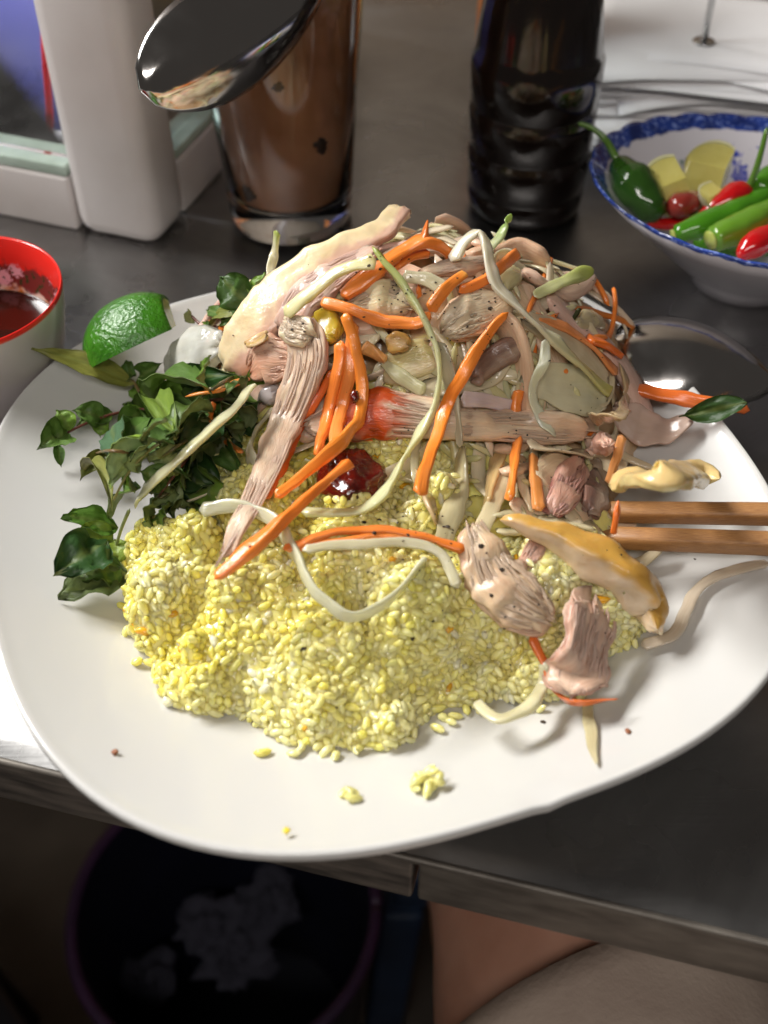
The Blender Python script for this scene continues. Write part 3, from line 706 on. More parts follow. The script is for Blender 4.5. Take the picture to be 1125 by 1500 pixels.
M['green_chilli'] = pbsdf('green_chilli', lin(70, 128, 28), .16, coat=.5, coat_r=.06, attr=True, var=(.7, .8, .6), vscale=40, sss=.05)
M['red_chilli'] = pbsdf('red_chilli', lin(190, 22, 22), .14, coat=.6, coat_r=.05, attr=True, var=(.75, .6, .6), vscale=40)
M['citrus'] = pbsdf('cut_citrus', lin(214, 204, 120), .25, sss=.4, sssr=(1, .9, .4), sscale=.004, coat=.4, attr=True, var=(.85, .82, .6), vscale=120, bump=.3, bscale=260, bdist=.0008)
def chilli(label, L, wpx, mat, c0, stem=None, taper=(.6, .25), cut=False, group='chillies in the patterned bowl'):
    C = np.array([px(q[0], q[1], q[2]) for q in L])
    W = np.interp(np.linspace(0, 1, len(C)), [0, .25, 1], [wpx * taper[0], wpx, wpx * taper[1]]) * depth(C[0]) / FPX
    t = empty('chilli', C[0], label, 'chilli', group)
    v, f, uv, par = sweep(C, W, W * .95, N=np.tile([0, 0, 1.], (len(C), 1)), n=30, m=18, e=2.1, cap=.9 if not cut else .25, amp=.12, seed=rng.uniform(0, 50))
    pod = put('pod', v, f, M[mat], t, uv=uv, colr=np.tile(jitter(c0, .05), (len(v), 1)))
    if stem:
        S = np.array([px(q[0], q[1], q[2]) for q in stem]); n = len(S)
        v, f, uv, par = sweep(S, np.linspace(12, 7, n) * depth(S[0]) / FPX, np.linspace(12, 7, n) * depth(S[0]) / FPX, N=np.tile([.3, -.4, 1.], (n, 1)), n=20, m=10, e=2, cap=.4)
        put('stalk', v, f, M['green_chilli'], t, uv=uv, colr=np.tile(lin(92, 128, 50), (len(v), 1)))
    if cut:
        d = nrm(C[0] - C[1]); r = W[0] * .36
        v, f, uv, par = sweep(np.array([C[0] - d * .001, C[0] + d * .0006]), r * 2, r * 2, N=np.tile([0, 0, 1.], (2, 1)), n=6, m=18, e=2.1, cap=.1)
        put('cut_face', v, f, M['citrus'], pod, uv=uv, colr=np.tile(lin(170, 180, 96), (len(v), 1)))
    return t
G1, G2, RD = lin(78, 140, 30), lin(46, 82, 26), lin(196, 20, 24)
chilli('plump dark green chilli with curved stalk reaching over the bowl rim', [(903, 232, .048), (925, 268, .044), (950, 300, .039), (968, 318, .034)], 66, 'green_chilli', G2, stem=[(905, 236, .049), (888, 206, .054), (868, 188, .058), (846, 180, .060)], taper=(.35, .7))
chilli('small red chilli lying low at the left of the bowl', [(1012, 322, .030), (980, 328, .031), (947, 327, .033)], 24, 'red_chilli', RD, taper=(.8, .5))
chilli('red chilli with green stalk pointing up at the right edge', [(1098, 276, .046), (1075, 288, .045), (1045, 304, .042), (1022, 318, .038)], 44, 'red_chilli', RD, stem=[(1094, 278, .047), (1104, 258, .053), (1114, 226, .062), (1124, 186, .072)], taper=(.75, .2))
chilli('long green chilli slanting across the bowl', [(985, 345, .038), (1030, 330, .041), (1085, 305, .043), (1140, 278, .045)], 40, 'green_chilli', G1, taper=(.6, .8), cut=True)
chilli('green chilli with a pale cut end facing out', [(1040, 352, .042), (1080, 335, .044), (1125, 312, .045), (1170, 292, .046)], 46, 'green_chilli', lin(104, 150, 44), taper=(.85, .7), cut=True)
chilli('red chilli at the right front of the bowl', [(1082, 378, .043), (1100, 362, .045), (1130, 344, .046), (1165, 326, .046)], 40, 'red_chilli', RD, taper=(.3, .9))
chilli('green chilli half hidden behind the red stalk', [(1105, 282, .046), (1130, 262, .047), (1170, 250, .047)], 44, 'green_chilli', G1, taper=(.8, .9))
chilli('dull brownish red chilli in the middle of the bowl', [(978, 306, .040), (1000, 300, .040), (1022, 292, .038)], 46, 'red_chilli', lin(150, 52, 44), taper=(.7, .6))
for i in range(5):
    a = i * 1.25 + .4; c0 = BB + np.array([.022 * math.cos(a), .022 * math.sin(a), .020 + .003 * i]); d = np.array([math.cos(a + 1.9), math.sin(a + 1.9), .1])
    t = empty('chilli', c0, 'green chilli buried under the others in the patterned bowl', 'chilli', 'chillies buried in the patterned bowl')
    C = np.array([c0 + d * s for s in (-.02, 0, .02)]); v, f, uv, par = sweep(C, [.009, .012, .007], [.009, .012, .007], N=np.tile([0, 0, 1.], (3, 1)), n=20, m=14, e=2, cap=.9)
    put('pod', v, f, M['green_chilli'], t, uv=uv, colr=np.tile(jitter(G1), (len(v), 1)))
#CITRUS

# ------------------------------------------------------------------ red sauce bowl
RB = np.array([-.1605, .357, 0])
ro = [(0, .003), (.018, .003), (.020, 0), (.022, .0), (.0228, .004), (.0295, .012), (.0340, .026), (.0370, .042), (.0380, .052)]
ri = [(.0376, .0534), (.0368, .0525), (.0356, .042), (.0325, .026), (.027, .0135), (.016, .0075), (0, .0065)]
Lr2 = float(np.sum(np.hypot(*np.diff(np.array(ro), axis=0).T)))
def red_bowl_material():
    m = pbsdf('red_melamine', lin(214, 44, 38), .2, coat=.3, coat_r=.06); nb = NB(m)
    u, v, vec = nb.uv(.23, 1.0)
    white = lin(196, 186, 184); red = lin(222, 46, 38)
    wob = nb.m('ADD', v, nb.m('MULTIPLY', nb.m('SUBTRACT', nb.noise(vec, 240, 3), .5), .010))
    vo = nb.vor(vec, 95); pet = nb.m('ADD', vo.outputs['Distance'], nb.m('MULTIPLY', nb.m('SUBTRACT', nb.noise(vec, 700, 2), .5), .6))
    patt = nb.mix(nb.step(pet, .28, .42), lin(224, 160, 170), lin(120, 48, 44))
    patt = nb.mix(nb.step(nb.noise(vec, 300, 2), .56, .64), patt, lin(66, 62, 36))
    oil = nb.mix(nb.step(nb.noise(vec, 130, 3), .46, .60), lin(222, 196, 180), lin(196, 112, 36))
    c = nb.mix(nb.band(v, -1, Lr2 - .001), red, white)
    c = nb.mix(nb.band(wob, Lr2 + .0135, Lr2 + .024, .0012), c, patt)
    c = nb.mix(nb.band(wob, Lr2 + .0235, Lr2 + .08, .0015), c, oil)
    nb.L.new(c, nb.b.inputs['Base Color']); return m
M['red_bowl'] = red_bowl_material()
rb = empty('red_bowl', RB, 'small red lined bowl of dark dipping sauce at the left', 'bowl')
v, f, uv = lathe(ro + ri, 96); put('bowl_body', v + RB, f, M['red_bowl'], rb, uv=uv)
M['sauce'] = pbsdf('dark_fish_sauce', lin(46, 16, 10), .05, spec=.6, coat=.4, coat_r=.02)
v, f, uv = lathe([(.0, .0300), (.030, .0300), (.0328, .0302), (.0333, .0306), (.0330, .0285), (0, .0285)], 64); tag(put('dipping_sauce', v + RB, f, M['sauce']), 'dark brown dipping sauce filling the red lined bowl', 'sauce')

# ------------------------------------------------------------------ plate
def build_plate():
    top = [(r, float(plate_prof(r))) for r in np.concatenate([np.linspace(0, .5, 9), np.linspace(.53, .985, 22)])]
    lip = [(.9965, RIM - .0001), (1.004, RIM + .0002), (1.0095, RIM - .0008), (1.0105, RIM - .0024), (1.006, RIM - .0038)]
    und = [(r, float(plate_prof(r)) - .0042) for r in np.linspace(.985, .60, 12)]
    foot = [(.585, .0035), (.575, .0004), (.55, .0), (.525, .0004), (.52, .0030), (0, .0030)]
    prof = top + lip + und + foot
    n = 160; v = []; m = len(prof)
    chip = px(803, 1178, .029)
    for i in range(n):
        th = 2 * math.pi * i / n
        for k, (r, z) in enumerate(prof):
            ex = 2 + .63 * min(1, (r / .7) ** 2)
            q = PA * r * float(sup(np.array(th), ex))
            X, Y = q * math.cos(th), q * math.sin(th)
            x = PC[0] + X * math.cos(PTH) - Y * math.sin(PTH); y = PC[1] + X * math.sin(PTH) + Y * math.cos(PTH)
            d2 = (x - chip[0]) ** 2 + (y - chip[1]) ** 2
            if r > .9: z -= .0016 * math.exp(-d2 / .0035 ** 2)
            v.append((x, y, z))
    f = []
    for i in range(n):
        for k in range(m - 1):
            a, b = i * m + k, ((i + 1) % n) * m + k
            f.append((a, b, b + 1, a + 1))
    return np.array(v), f
v, f = build_plate(); plate = tag(put('plate', v, f, M['plate']), 'white glazed rounded square plate full of rice and salad', 'plate')
FOOD.append((v, f))

# ------------------------------------------------------------------ spoons
def spoon(name, label, A, B, up, width, dome_h, hdir, hlen=.12):
    A, B = np.asarray(A, float), np.asarray(B, float)
    ln = np.linalg.norm(B - A); X = nrm(B - A); Z = nrm(np.asarray(up, float) - np.dot(up, X) * X); Y = np.cross(Z, X)
    t = empty(name, A, label, 'spoon')
    ns, nw = 34, 21; v = []
    for lay in (0, 1):
        for i in range(ns):
            s = i / (ns - 1)
            hw = .5 * width * max(.02, (math.sin(math.pi * min(1, s ** .82 * 1.0)) ** .62)) * (1 - .10 * s)
            if s > .93: hw = max(hw, .0042)
            dep = dome_h * math.sin(math.pi * min(1, (s * .96 + .02))) ** .8
            for j in range(nw):
                q = j / (nw - 1) * 2 - 1
                z = dep * (1 - abs(q) ** 2.2) - lay * .0011
                v.append(A + X * (s * ln) + Y * (q * hw * (1 - .012 * lay)) + Z * z)
    f = []; o_ = ns * nw
    for i in range(ns - 1):
        for j in range(nw - 1):
            a = i * nw + j; f.append((a, a + nw, a + nw + 1, a + 1)); f.append((o_ + a, o_ + a + 1, o_ + a + nw + 1, o_ + a + nw))
    bd = [(0, j) for j in range(nw)] + [(i, nw - 1) for i in range(1, ns)] + [(ns - 1, j) for j in range(nw - 2, -1, -1)] + [(i, 0) for i in range(ns - 2, 0, -1)]
    bi = [i * nw + j for i, j in bd]
    for k in range(len(bi)):
        a, b = bi[k], bi[(k + 1) % len(bi)]; f.append((a, b, b + o_, a + o_))
    put('bowl', v, f, M['steel'], t)
    hd = nrm(np.asarray(hdir, float)); P = np.array([B - X * .004 + Z * .0006, B + X * .01 + Z * .0012, B + X * .012 + hd * .02, B + X * .012 + hd * hlen * .6, B + X * .012 + hd * hlen])
    v, f, uv, par = sweep(P, [.0085, .0075, .0072, .011, .015], [.0018, .0022, .0024, .0020, .0018], N=np.tile(Z, (5, 1)), n=40, m=12, e=2.6, cap=.6); put('handle', v, f, M['steel'], t, uv=uv)
    return t
A = px(893, 500, .033); B = px(1136, 563, .021)
spoon('metal_spoon', 'steel spoon lying face down, its tip on the plate rim', A, B, (.05, -.12, 1), .049, .0125, (.96, -.20, -.02), .13)
A = pxd(206, 132, .405); B = pxd(478, -34, .448)
spoon('metal_spoon', 'steel spoon held up in front of the coffee glass', A, B, (.22, -.90, .30), .043, .0125, np.array(B - A) + np.array([.01, .03, .012]), .12)

# ------------------------------------------------------------------ chopsticks
def chopstick(label, a, b, za, zb, w_):
    A = px(*a, za); B = px(*b, zb); d = nrm(B - A); C = np.array([A - d * .01, A + d * .10, A + d * .225])
    v, f, uv, par = sweep(C, [w_ * .92, w_, w_ * 1.05], [w_ * .92, w_, w_ * 1.05], N=np.tile([0, -.10, 1.], (3, 1)), n=24, m=20, e=4.5, cap=.1); uv = uv * np.array([1, 1])
    o = put('chopstick', v, f, M['wood'], uv=uv); weld_sharp(o, 40); tag(o, label, 'chopstick', 'wooden chopsticks')
    FOOD.append((v, f))
chopstick('square wooden chopstick, the one farther from the viewer', (896, 750), (1125, 753), .0275, .0385, .0068)
chopstick('square wooden chopstick, the one nearer the viewer', (905, 788), (1125, 796), .0275, .0385, .0070)
# ================================================================== RICE
CL = np.stack([rng.uniform(-.105, .11, 260), rng.uniform(.17, .40, 260), rng.uniform(.002, .0085, 260), rng.uniform(.0035, .0085, 260)], 1)
CL = np.vstack([CL, np.stack([rng.uniform(-.10, .10, 30), rng.uniform(.18, .32, 30), rng.uniform(.010, .017, 30), rng.uniform(.007, .016, 30)], 1)])   # sticky clumps of grains
RX = np.arange(-.115, .1201, .001); RY = np.arange(.165, .4101, .001)
gxx, gyy = np.meshgrid(RX, RY); lm = np.full(gxx.shape, 0.0)
for c_ in CL: lm = np.maximum(lm, c_[2] * np.sqrt(np.maximum(0, 1 - ((c_[0] - gxx) ** 2 + (c_[1] - gyy) ** 2) / c_[3] ** 2)))
lm += np.array([[.0012 * mnoise.noise(Vector((x, y, 0)) * 260) for x in RX] for y in RY]) - .0042
hh = heap(gxx, gyy); RT = plate_z(gxx, gyy) + hh + (lm - .0008) * np.minimum(1, hh / .012)
def rice_top(x, y):
    a, b = (x + .115) * 1000, (y - .165) * 1000; i, j = int(a), int(b); a -= i; b -= j
    i = min(max(i, 0), len(RX) - 2); j = min(max(j, 0), len(RY) - 2)
    return float(RT[j, i] * (1 - a) * (1 - b) + RT[j, i + 1] * a * (1 - b) + RT[j + 1, i] * (1 - a) * b + RT[j + 1, i + 1] * a * b)
rice = empty('rice_mound', (-.02, .25, float(plate_prof(0.0))), 'mound of glistening yellow rice at the front of the plate', 'rice')
# packed body
nx, ny = 170, 170; gx = np.linspace(-.105, .112, nx); gy = np.linspace(.172, .405, ny); v = []; ok = np.zeros((ny, nx), bool)
for j in range(ny):
    for i in range(nx):
        h = float(heap(gx[i], gy[j])); ok[j, i] = h > .0008
        v.append((gx[i], gy[j], rice_top(gx[i], gy[j]) + .0001 if h > .0035 else float(plate_z(gx[i], gy[j])) - .001))
f = [(j * nx + i, j * nx + i + 1, (j + 1) * nx + i + 1, (j + 1) * nx + i) for j in range(ny - 1) for i in range(nx - 1) if ok[j:j + 2, i:i + 2].any()]
used = sorted({i for q in f for i in q}); mp = {k: n for n, k in enumerate(used)}
f = [tuple(mp[i] for i in q) for q in f]; v = np.array(v)[used]
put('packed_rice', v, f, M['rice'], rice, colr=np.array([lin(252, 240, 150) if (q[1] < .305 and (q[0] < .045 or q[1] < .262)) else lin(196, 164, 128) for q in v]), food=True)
# grains
def grain_mesh(k, n=6, m=7):
    r = random.Random(k); ln, wd = r.uniform(.0016, .0028), r.uniform(.00102, .00130); bend = r.uniform(-.0005, .0005); v = []
    for i in range(n):
        s = -1 + 2 * i / (n - 1); q = max(.22, (1 - abs(s) ** 3.4) ** .5) * (1 + .06 * r.uniform(-1, 1))
        for j in range(m):
            a = 2 * math.pi * j / m; v.append((s * ln, math.cos(a) * wd * q + bend * (1 - s * s), math.sin(a) * wd * q * .92))
    f = [(i * m + j, (i + 1) * m + j, (i + 1) * m + (j + 1) % m, i * m + (j + 1) % m) for i in range(n - 1) for j in range(m)]
    f += [tuple(reversed(range(m))), tuple(range((n - 1) * m, n * m))]
    return np.array(v), f
GR = [grain_mesh(k) for k in range(10)]
pts = []; cell = {}
def try_point(p, dmin):
    key = tuple((p // dmin).astype(int))
    for a in (-1, 0, 1):
        for b in (-1, 0, 1):
            for c in (-1, 0, 1):
                for q in cell.get((key[0] + a, key[1] + b, key[2] + c), ()):
                    if np.sum((q - p) ** 2) < dmin * dmin: return False
    cell.setdefault(key, []).append(p); return True
tries = 0
while tries < 120000 and len(pts) < 13000:
    tries += 1
    x, y = rng.uniform(-.10, .102), rng.uniform(.176, .372)
    h = float(heap(x, y))
    if h < .0012 or y > .300 or (x > .028 and y > .250): continue
    e_ = .0015; n_ = nrm(np.array([-(rice_top(x + e_, y) - rice_top(x - e_, y)) / (2 * e_), -(rice_top(x, y + e_) - rice_top(x, y - e_)) / (2 * e_), 1.0]))
    if rng.random() > .5 / max(n_[2], .2): continue
    p = np.array([x, y, rice_top(x, y)]) + n_ * rng.normal(-.0004, .0007)
    p[2] = max(p[2], float(plate_z(x, y)) + .0013)
    if try_point(p, .00172): pts.append((p, n_))
# loose grains round the foot of the mound
for (u, vv) in [(415, 1082), (430, 1098), (445, 1105), (455, 1088), (512, 1100), (522, 1108), (588, 1090), (600, 1096), (700, 1050), (775, 1048), (790, 1055), (205, 985), (262, 1015), (288, 1028), (185, 902), (640, 1078), (660, 1068), (560, 1098), (810, 1035), (672, 1000)]:
    q = px(u, vv, .0085); q[2] = float(plate_z(q[0], q[1])) + .0014; pts.append((q, np.array([0, 0, 1.])))
for k_ in range(20):                      # stray grains along the foot of the mound
    a_ = rng.uniform(math.pi * .95, math.pi * 2.0); q_ = rng.uniform(.98, 1.06); x, y = -.020 + .064 * q_ * math.cos(a_), .248 + .066 * q_ * math.sin(a_)
    if heap(x, y) < .002: pts.append((np.array([x, y, float(plate_z(x, y)) + .0011]), np.array([0, 0, 1.])))
def frame(n_):
    a = rng.normal(size=3); X = nrm(a - np.dot(a, n_) * n_ * .55); Y = nrm(np.cross(n_ + rng.normal(size=3) * .3, X)); return np.stack([X, Y, np.cross(X, Y)], 1)
def rice_colour(p, r):
    t = mnoise.noise(Vector(p) * 45 + Vector((3, 1, 2))) * .8 + (.42 - (p[0] + .03) * 6) + rng.normal(0, .16)
    t = min(max(t, 0), 1)
    c = np.array(lin(255, 243, 170)) * (1 - t) + np.array(lin(255, 236, 112)) * t
    if r > .994: c = np.array(lin(240, 170, 40))
    if r < .03: c = np.array(lin(248, 242, 200))
    return c * (1 + rng.normal(0, .035))
info = []
for p, n_ in pts:
    d = np.linalg.norm(p - EYE)
    covered = p[1] > .262 + .25 * max(0, p[0]) or (p[0] > .035 and p[1] > .23)
    info.append((d + (.2 if covered else 0) - .06 * float(np.dot(n_, nrm(EYE - p))), p, n_))
info.sort(key=lambda q: q[0])
VAR = []                                    # shared meshes: 10 shapes x 6 tints
for k in range(60):
    gv, gf = GR[k % 10]; c = rice_colour((-.02 + .05 * math.sin(k), .22, .02), rng.random())
    me = make_mesh('rice_grain', gv, gf, colr=np.tile(np.clip(c, 0, 1), (len(gv), 1))); me.materials.append(M['rice']); VAR.append(me)
from mathutils import Matrix
org = np.array(rice.location)
for (d, p, n_) in info[:300]:
    o = bpy.data.objects.new('rice_grain', VAR[int(rng.integers(60))]); col.objects.link(o); o.parent = rice
    mm = np.eye(4); mm[:3, :3] = frame(n_) * rng.uniform(.88, 1.1); mm[:3, 3] = p - org
    o.matrix_basis = Matrix(mm.tolist())
V = []; F = []; Cc = []; base = 0
for (d, p, n_) in info[300:]:
    gv, gf = GR[int(rng.integers(10))]
    V.append(gv @ (frame(n_) * rng.uniform(.88, 1.1)).T + p); F += [tuple(i + base for i in q) for q in gf]; base += len(gv)
    Cc.append(np.tile(np.clip(rice_colour(p, rng.random()), 0, 1), (len(gv), 1)))
o = put('rice_grains', np.vstack(V), F, M['rice'], rice, colr=np.vstack(Cc), food=True); o['kind'] = 'stuff'
# dropped grains on the plate in front
def dropped(name, label, u, vv, n, r, h):
    c = px(u, vv, .012); c[2] = float(plate_z(c[0], c[1])); t = empty(name, c, label, 'rice'); k = 0
    while k < n:
        q = rng.uniform(-1, 1, 3); q[2] = abs(q[2])
        if np.sum(q ** 2) > 1: continue
        p = c + np.array([q[0] * r, q[1] * r * .9, 0]); p[2] = float(plate_z(p[0], p[1])) + .0013 + q[2] * h * (1 - q[0] ** 2 - q[1] ** 2 * .9)
        gv, gf = GR[k % 10]; v = gv @ frame(np.array([0, 0, 1.])).T + p
        put('rice_grain', v, gf, M['rice'], t, colr=np.tile(np.clip(np.array(lin(248, 238, 150)) * (1 + rng.normal(0, .05)), 0, 1), (len(gv), 1))); k += 1
dropped('rice_clump', 'small clump of rice fallen on the plate near its front rim', 625, 1172, 16, .0052, .007)
dropped('loose_rice', 'single bit of rice alone on the plate near its front rim', 511, 1187, 6, .0019, .0022)
v, f = crumple(px(420, 1219, .0275) + np.array([0, 0, .0008]), .0010, 3.0, .4, 10, 8); v[:, 2] = v[:, 2] * .5 + .5 * v[:, 2].mean()
M['crumb'] = pbsdf('yellow_crumb', lin(226, 204, 60), .4)
v[:, 2] += max(0, float(plate_z(v[:, 0].mean(), v[:, 1].mean())) + .0003 - v[:, 2].min()); tag(put('rice_crumb', v, f, M['crumb']), 'tiny yellow crumb on the front rim of the plate', 'crumb')
M['crumb_brown'] = pbsdf('brown_crumb', lin(150, 96, 66), .5)
for (u, vv, lb) in ((168, 1102, 'tiny brown crumb on the plate at the lower left'), (920, 1071, 'tiny brown crumb on the plate at the lower right')):
    c = surf(u, vv, .0006); v, f = crumple(c, .0009, u, .6, 10, 8); tag(put('crumb', v, f, M['crumb_brown']), lb, 'crumb')

# ================================================================== SALAD, bottom layers first
PAP, GRN, WHT = lin(222, 214, 160), lin(168, 184, 84), lin(226, 216, 184)
ONI, CAR, CARD, CARP = lin(226, 212, 176), lin(244, 138, 54), lin(230, 112, 36), lin(230, 164, 98)
SKIN, FLESH, PINK, YSK, DARK = lin(222, 196, 168), lin(222, 186, 162), lin(216, 168, 150), lin(208, 174, 102), lin(112, 78, 66)
# tangle of unnamed shreds that fills the heap under the pieces one can make out
def on_heap():
    while True:
        x, y = rng.uniform(-.075, .10), rng.uniform(.245, .395)
        if heap(x, y) > .018 and not (x < .0 and y < .275) and not (y < .27 and x < .03): return x, y
def filler(name, label, cat, mat, c, n, wr, lr, off, thick, group, k4=.0035, zone=None):
    for i in range(n):
        x, y = on_heap() if zone is None else (rng.uniform(zone[0], zone[1]), rng.uniform(zone[2], zone[3])); a = rng.uniform(0, 2 * math.pi); L = rng.uniform(*lr); bend = rng.normal(0, .9); P = []
        for s in np.linspace(-.5, .5, 5):
            an = a + bend * s; X, Y = x + math.cos(an) * L * s, y + math.sin(an) * L * s
            P.append((X, Y, float(H(X, Y)) + off + rng.normal(0, .0015) + (k4 if abs(s) > .4 else 0)))
        w_ = rng.uniform(*wr)
        v, f, uv, par = sweep(P, [w_ * .7, w_, w_, w_, w_ * .6], thick * w_, n=24, m=10, e=2.8, cap=.5, amp=.1, seed=rng.uniform(0, 90), roll=rng.normal(0, .4))
        tag(put(name, v, f, M[mat], uv=uv, colr=np.tile(jitter(c, .08), (len(v), 1)), food=True), label, cat, group)
filler('papaya_strip', 'pale shred of papaya tangled inside the heap of salad', 'papaya strip', 'papaya', lin(244, 232, 184), 26, (.0022, .0036), (.045, .08), .0058, .5, 'papaya shreds tangled inside the heap')
filler('onion_strip', 'glassy sliver of onion tangled inside the heap of salad', 'onion', 'onion', lin(246, 232, 198), 64, (.003, .0062), (.035, .062), .0042, .25, 'onion slivers tangled inside the heap')
filler('chicken_shred', 'shred of boiled chicken tangled inside the heap of salad', 'chicken', 'chicken', lin(230, 200, 170), 26, (.008, .015), (.03, .05), .0045, .3, 'chicken shreds tangled inside the heap')
filler('carrot_strip', 'carrot shred tangled inside the heap of salad', 'carrot strip', 'carrot', CAR, 14, (.002, .0032), (.03, .055), .005, .7, 'carrot shreds tangled inside the heap')

filler('onion_strip', 'glassy sliver of onion in the shade between the upright carrots', 'onion', 'onion', lin(232, 220, 180), 26, (.005, .009), (.02, .04), .004, .25, 'onion slivers between the upright carrots', zone=(.012, .085, .245, .315))
filler('papaya_strip', 'pale papaya shred in the shade between the upright carrots', 'papaya strip', 'papaya', PAP, 10, (.0028, .004), (.02, .04), .005, .5, 'papaya shreds between the upright carrots', zone=(.01, .08, .25, .31))

# chicken
meat('chicken_piece', 'long pale chicken piece rising to a cut tip before the coffee glass', 'chicken', [(588, 306, 36, .014), (560, 338, 42, .013), (505, 366, 48, .012), (448, 398, 66, .012), (394, 456, 78, .012), (354, 512, 74, .012), (336, 540, 46, .011)], .012, lin(238, 220, 180), lin(216, 178, 158), thick=.42, roll=.35, split=-.15, e=4.5, fib=.03, amp=.11, side=1, mat='chicken_skin')
meat('chicken_piece', 'pink grained chicken flesh along the drooping papaya at upper left', 'chicken', [(418, 486, 44), (446, 440, 58), (494, 402, 50), (552, 368, 34)], .013, lin(216, 178, 164), PINK, thick=.35, fib=.08)
meat('chicken_piece', 'white chicken chunk at the top left of the heap, speckled with pepper', 'chicken', [(420, 470, 30), (432, 482, 44), (455, 492, 36)], .018, lin(234, 216, 182), FLESH, thick=.5)
meat('chicken_piece', 'pink torn chicken piece with ragged edge left of the hanging carrots', 'chicken', [(370, 545, 34), (386, 530, 66), (410, 528, 66), (430, 530, 40)], .013, lin(224, 170, 142), lin(216, 162, 136), thick=.3, e=5, fib=.13, amp=.2)
meat('chicken_piece', 'long chicken strip narrowing down to the rice, left of the carrots', 'chicken', [(440, 474, 54), (452, 515, 76), (440, 565, 62), (420, 615, 54), (400, 665, 46), (376, 720, 38), (350, 772, 30), (326, 812, 12)], .014, lin(222, 192, 166), lin(208, 170, 152), thick=.26, e=5, fib=.05, amp=.1)
meat('chicken_piece', 'long level chicken strip stained with red chilli across the heap', 'chicken', [(448, 628, 22), (500, 614, 58), (550, 607, 76), (610, 611, 62), (670, 621, 46), (745, 625, 46), (815, 627, 48), (862, 629, 30)], .013, lin(230, 202, 172), lin(214, 178, 156), thick=.5, fib=.07, stain=(.10, .36, lin(204, 78, 16)))
meat('chicken_piece', 'pale chicken chunk behind the long carrot, dusted with pepper', 'chicken', [(650, 486, 40), (676, 470, 66), (712, 455, 62), (744, 438, 30)], .013, lin(234, 212, 178), lin(216, 186, 150), thick=.55, e=4.2, amp=.2)
meat('chicken_piece', 'torn chicken scrap under the level carrot at the top', 'chicken', [(515, 448, 24), (548, 436, 46), (580, 438, 50), (606, 448, 26)], .012, lin(232, 216, 172), lin(206, 170, 152), thick=.5, amp=.25)
meat('chicken_piece', 'thin chicken sliver lying along the top of the heap', 'chicken', [(620, 404, 16), (655, 393, 24), (690, 388, 24), (722, 382, 16)], .011, SKIN, FLESH, thick=.7)
meat('chicken_piece', 'brown glossy slippery piece at the right of the heap', 'chicken skin', [(690, 556, 26), (716, 532, 40), (744, 512, 40), (772, 502, 26)], .010, lin(132, 104, 90), DARK, thick=.5, amp=.25, fib=.02)
meat('chicken_piece', 'smooth pale yellow piece in the middle of the heap', 'chicken skin', [(560, 548, 36), (590, 534, 58), (625, 520, 52), (645, 512, 28)], .006, lin(216, 204, 138), lin(210, 196, 132), thick=.4, amp=.06, fib=.01)
meat('yellow_cube', 'yellow translucent chunk beside the hanging carrots', 'yellow chunk', [(458, 462, 30), (474, 476, 46), (492, 494, 34)], .012, lin(230, 198, 66), lin(220, 184, 60), thick=.55, amp=.12, fib=.02, e=5, mat='papaya')
meat('yellow_cube', 'small tan wedge below the level carrot', 'yellow chunk', [(566, 494, 26), (582, 500, 36), (598, 508, 22)], .011, lin(206, 164, 82), lin(190, 148, 74), thick=.7, amp=.12, fib=.02, e=5)
meat('yellow_cube', 'small yellow sliver on the long chicken piece at upper left', 'yellow chunk', [(362, 506, 14), (378, 498, 18), (394, 490, 12)], .020, lin(214, 178, 100), lin(200, 160, 90), thick=.4, e=4)
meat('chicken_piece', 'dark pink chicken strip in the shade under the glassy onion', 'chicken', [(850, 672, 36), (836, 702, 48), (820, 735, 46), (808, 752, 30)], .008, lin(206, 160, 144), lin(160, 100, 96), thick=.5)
meat('chicken_piece', 'dark wet scrap of skin behind the yellow skinned slice', 'chicken skin', [(862, 690, 30), (868, 720, 46), (862, 748, 36)], .008, lin(120, 92, 86), DARK, thick=.5, amp=.3)
meat('chicken_piece', 'small pink knob of chicken at the end of the long strip', 'chicken', [(858, 656, 24), (876, 650, 34), (892, 654, 20)], .014, lin(216, 170, 152), PINK, thick=.8, amp=.3)
meat('chicken_piece', 'pink chicken stub between the ragged piece and yellow skin', 'chicken', [(800, 780, 26), (785, 806, 34), (768, 828, 24)], .006, lin(224, 176, 152), PINK, thick=.6)
meat('chicken_piece', 'ragged wet chicken piece at the right end of the rice', 'chicken', [(692, 770, 34), (702, 806, 60), (722, 846, 84), (760, 880, 84), (792, 900, 52), (806, 908, 26)], .014, lin(222, 192, 158), lin(212, 176, 152), thick=.5, amp=.42, fib=.10, namp=.0016, e=3)
meat('chicken_piece', 'smooth pink lower edge of the ragged chicken piece', 'chicken', [(700, 866, 20), (735, 896, 34), (772, 914, 34), (800, 918, 20)], .011, lin(226, 188, 160), lin(216, 172, 146), thick=.6, amp=.1)
meat('chicken_piece', 'curved chicken slice edged with yellow skin below the chopsticks', 'chicken', [(730, 764, 8), (772, 772, 26), (826, 792, 40), (880, 820, 50), (926, 856, 54), (952, 890, 46), (966, 922, 18)], .013, lin(208, 162, 78), lin(232, 208, 176), thick=1.0, e=7, amp=.08, fib=.05, roll=.12, split=.40, tmax=.0135, mat='chicken_skin', rag=.2, nfix=(.15, -.05, 1))
meat('chicken_piece', 'short fibrous chicken block at the lower right of the food', 'chicken', [(868, 888, 96), (866, 905, 104), (860, 935, 86), (855, 965, 86), (846, 992, 92), (838, 1014, 62)], .012, lin(222, 184, 162), lin(208, 166, 148), thick=.24, e=4.5, amp=.25, fib=.17, namp=.0012)
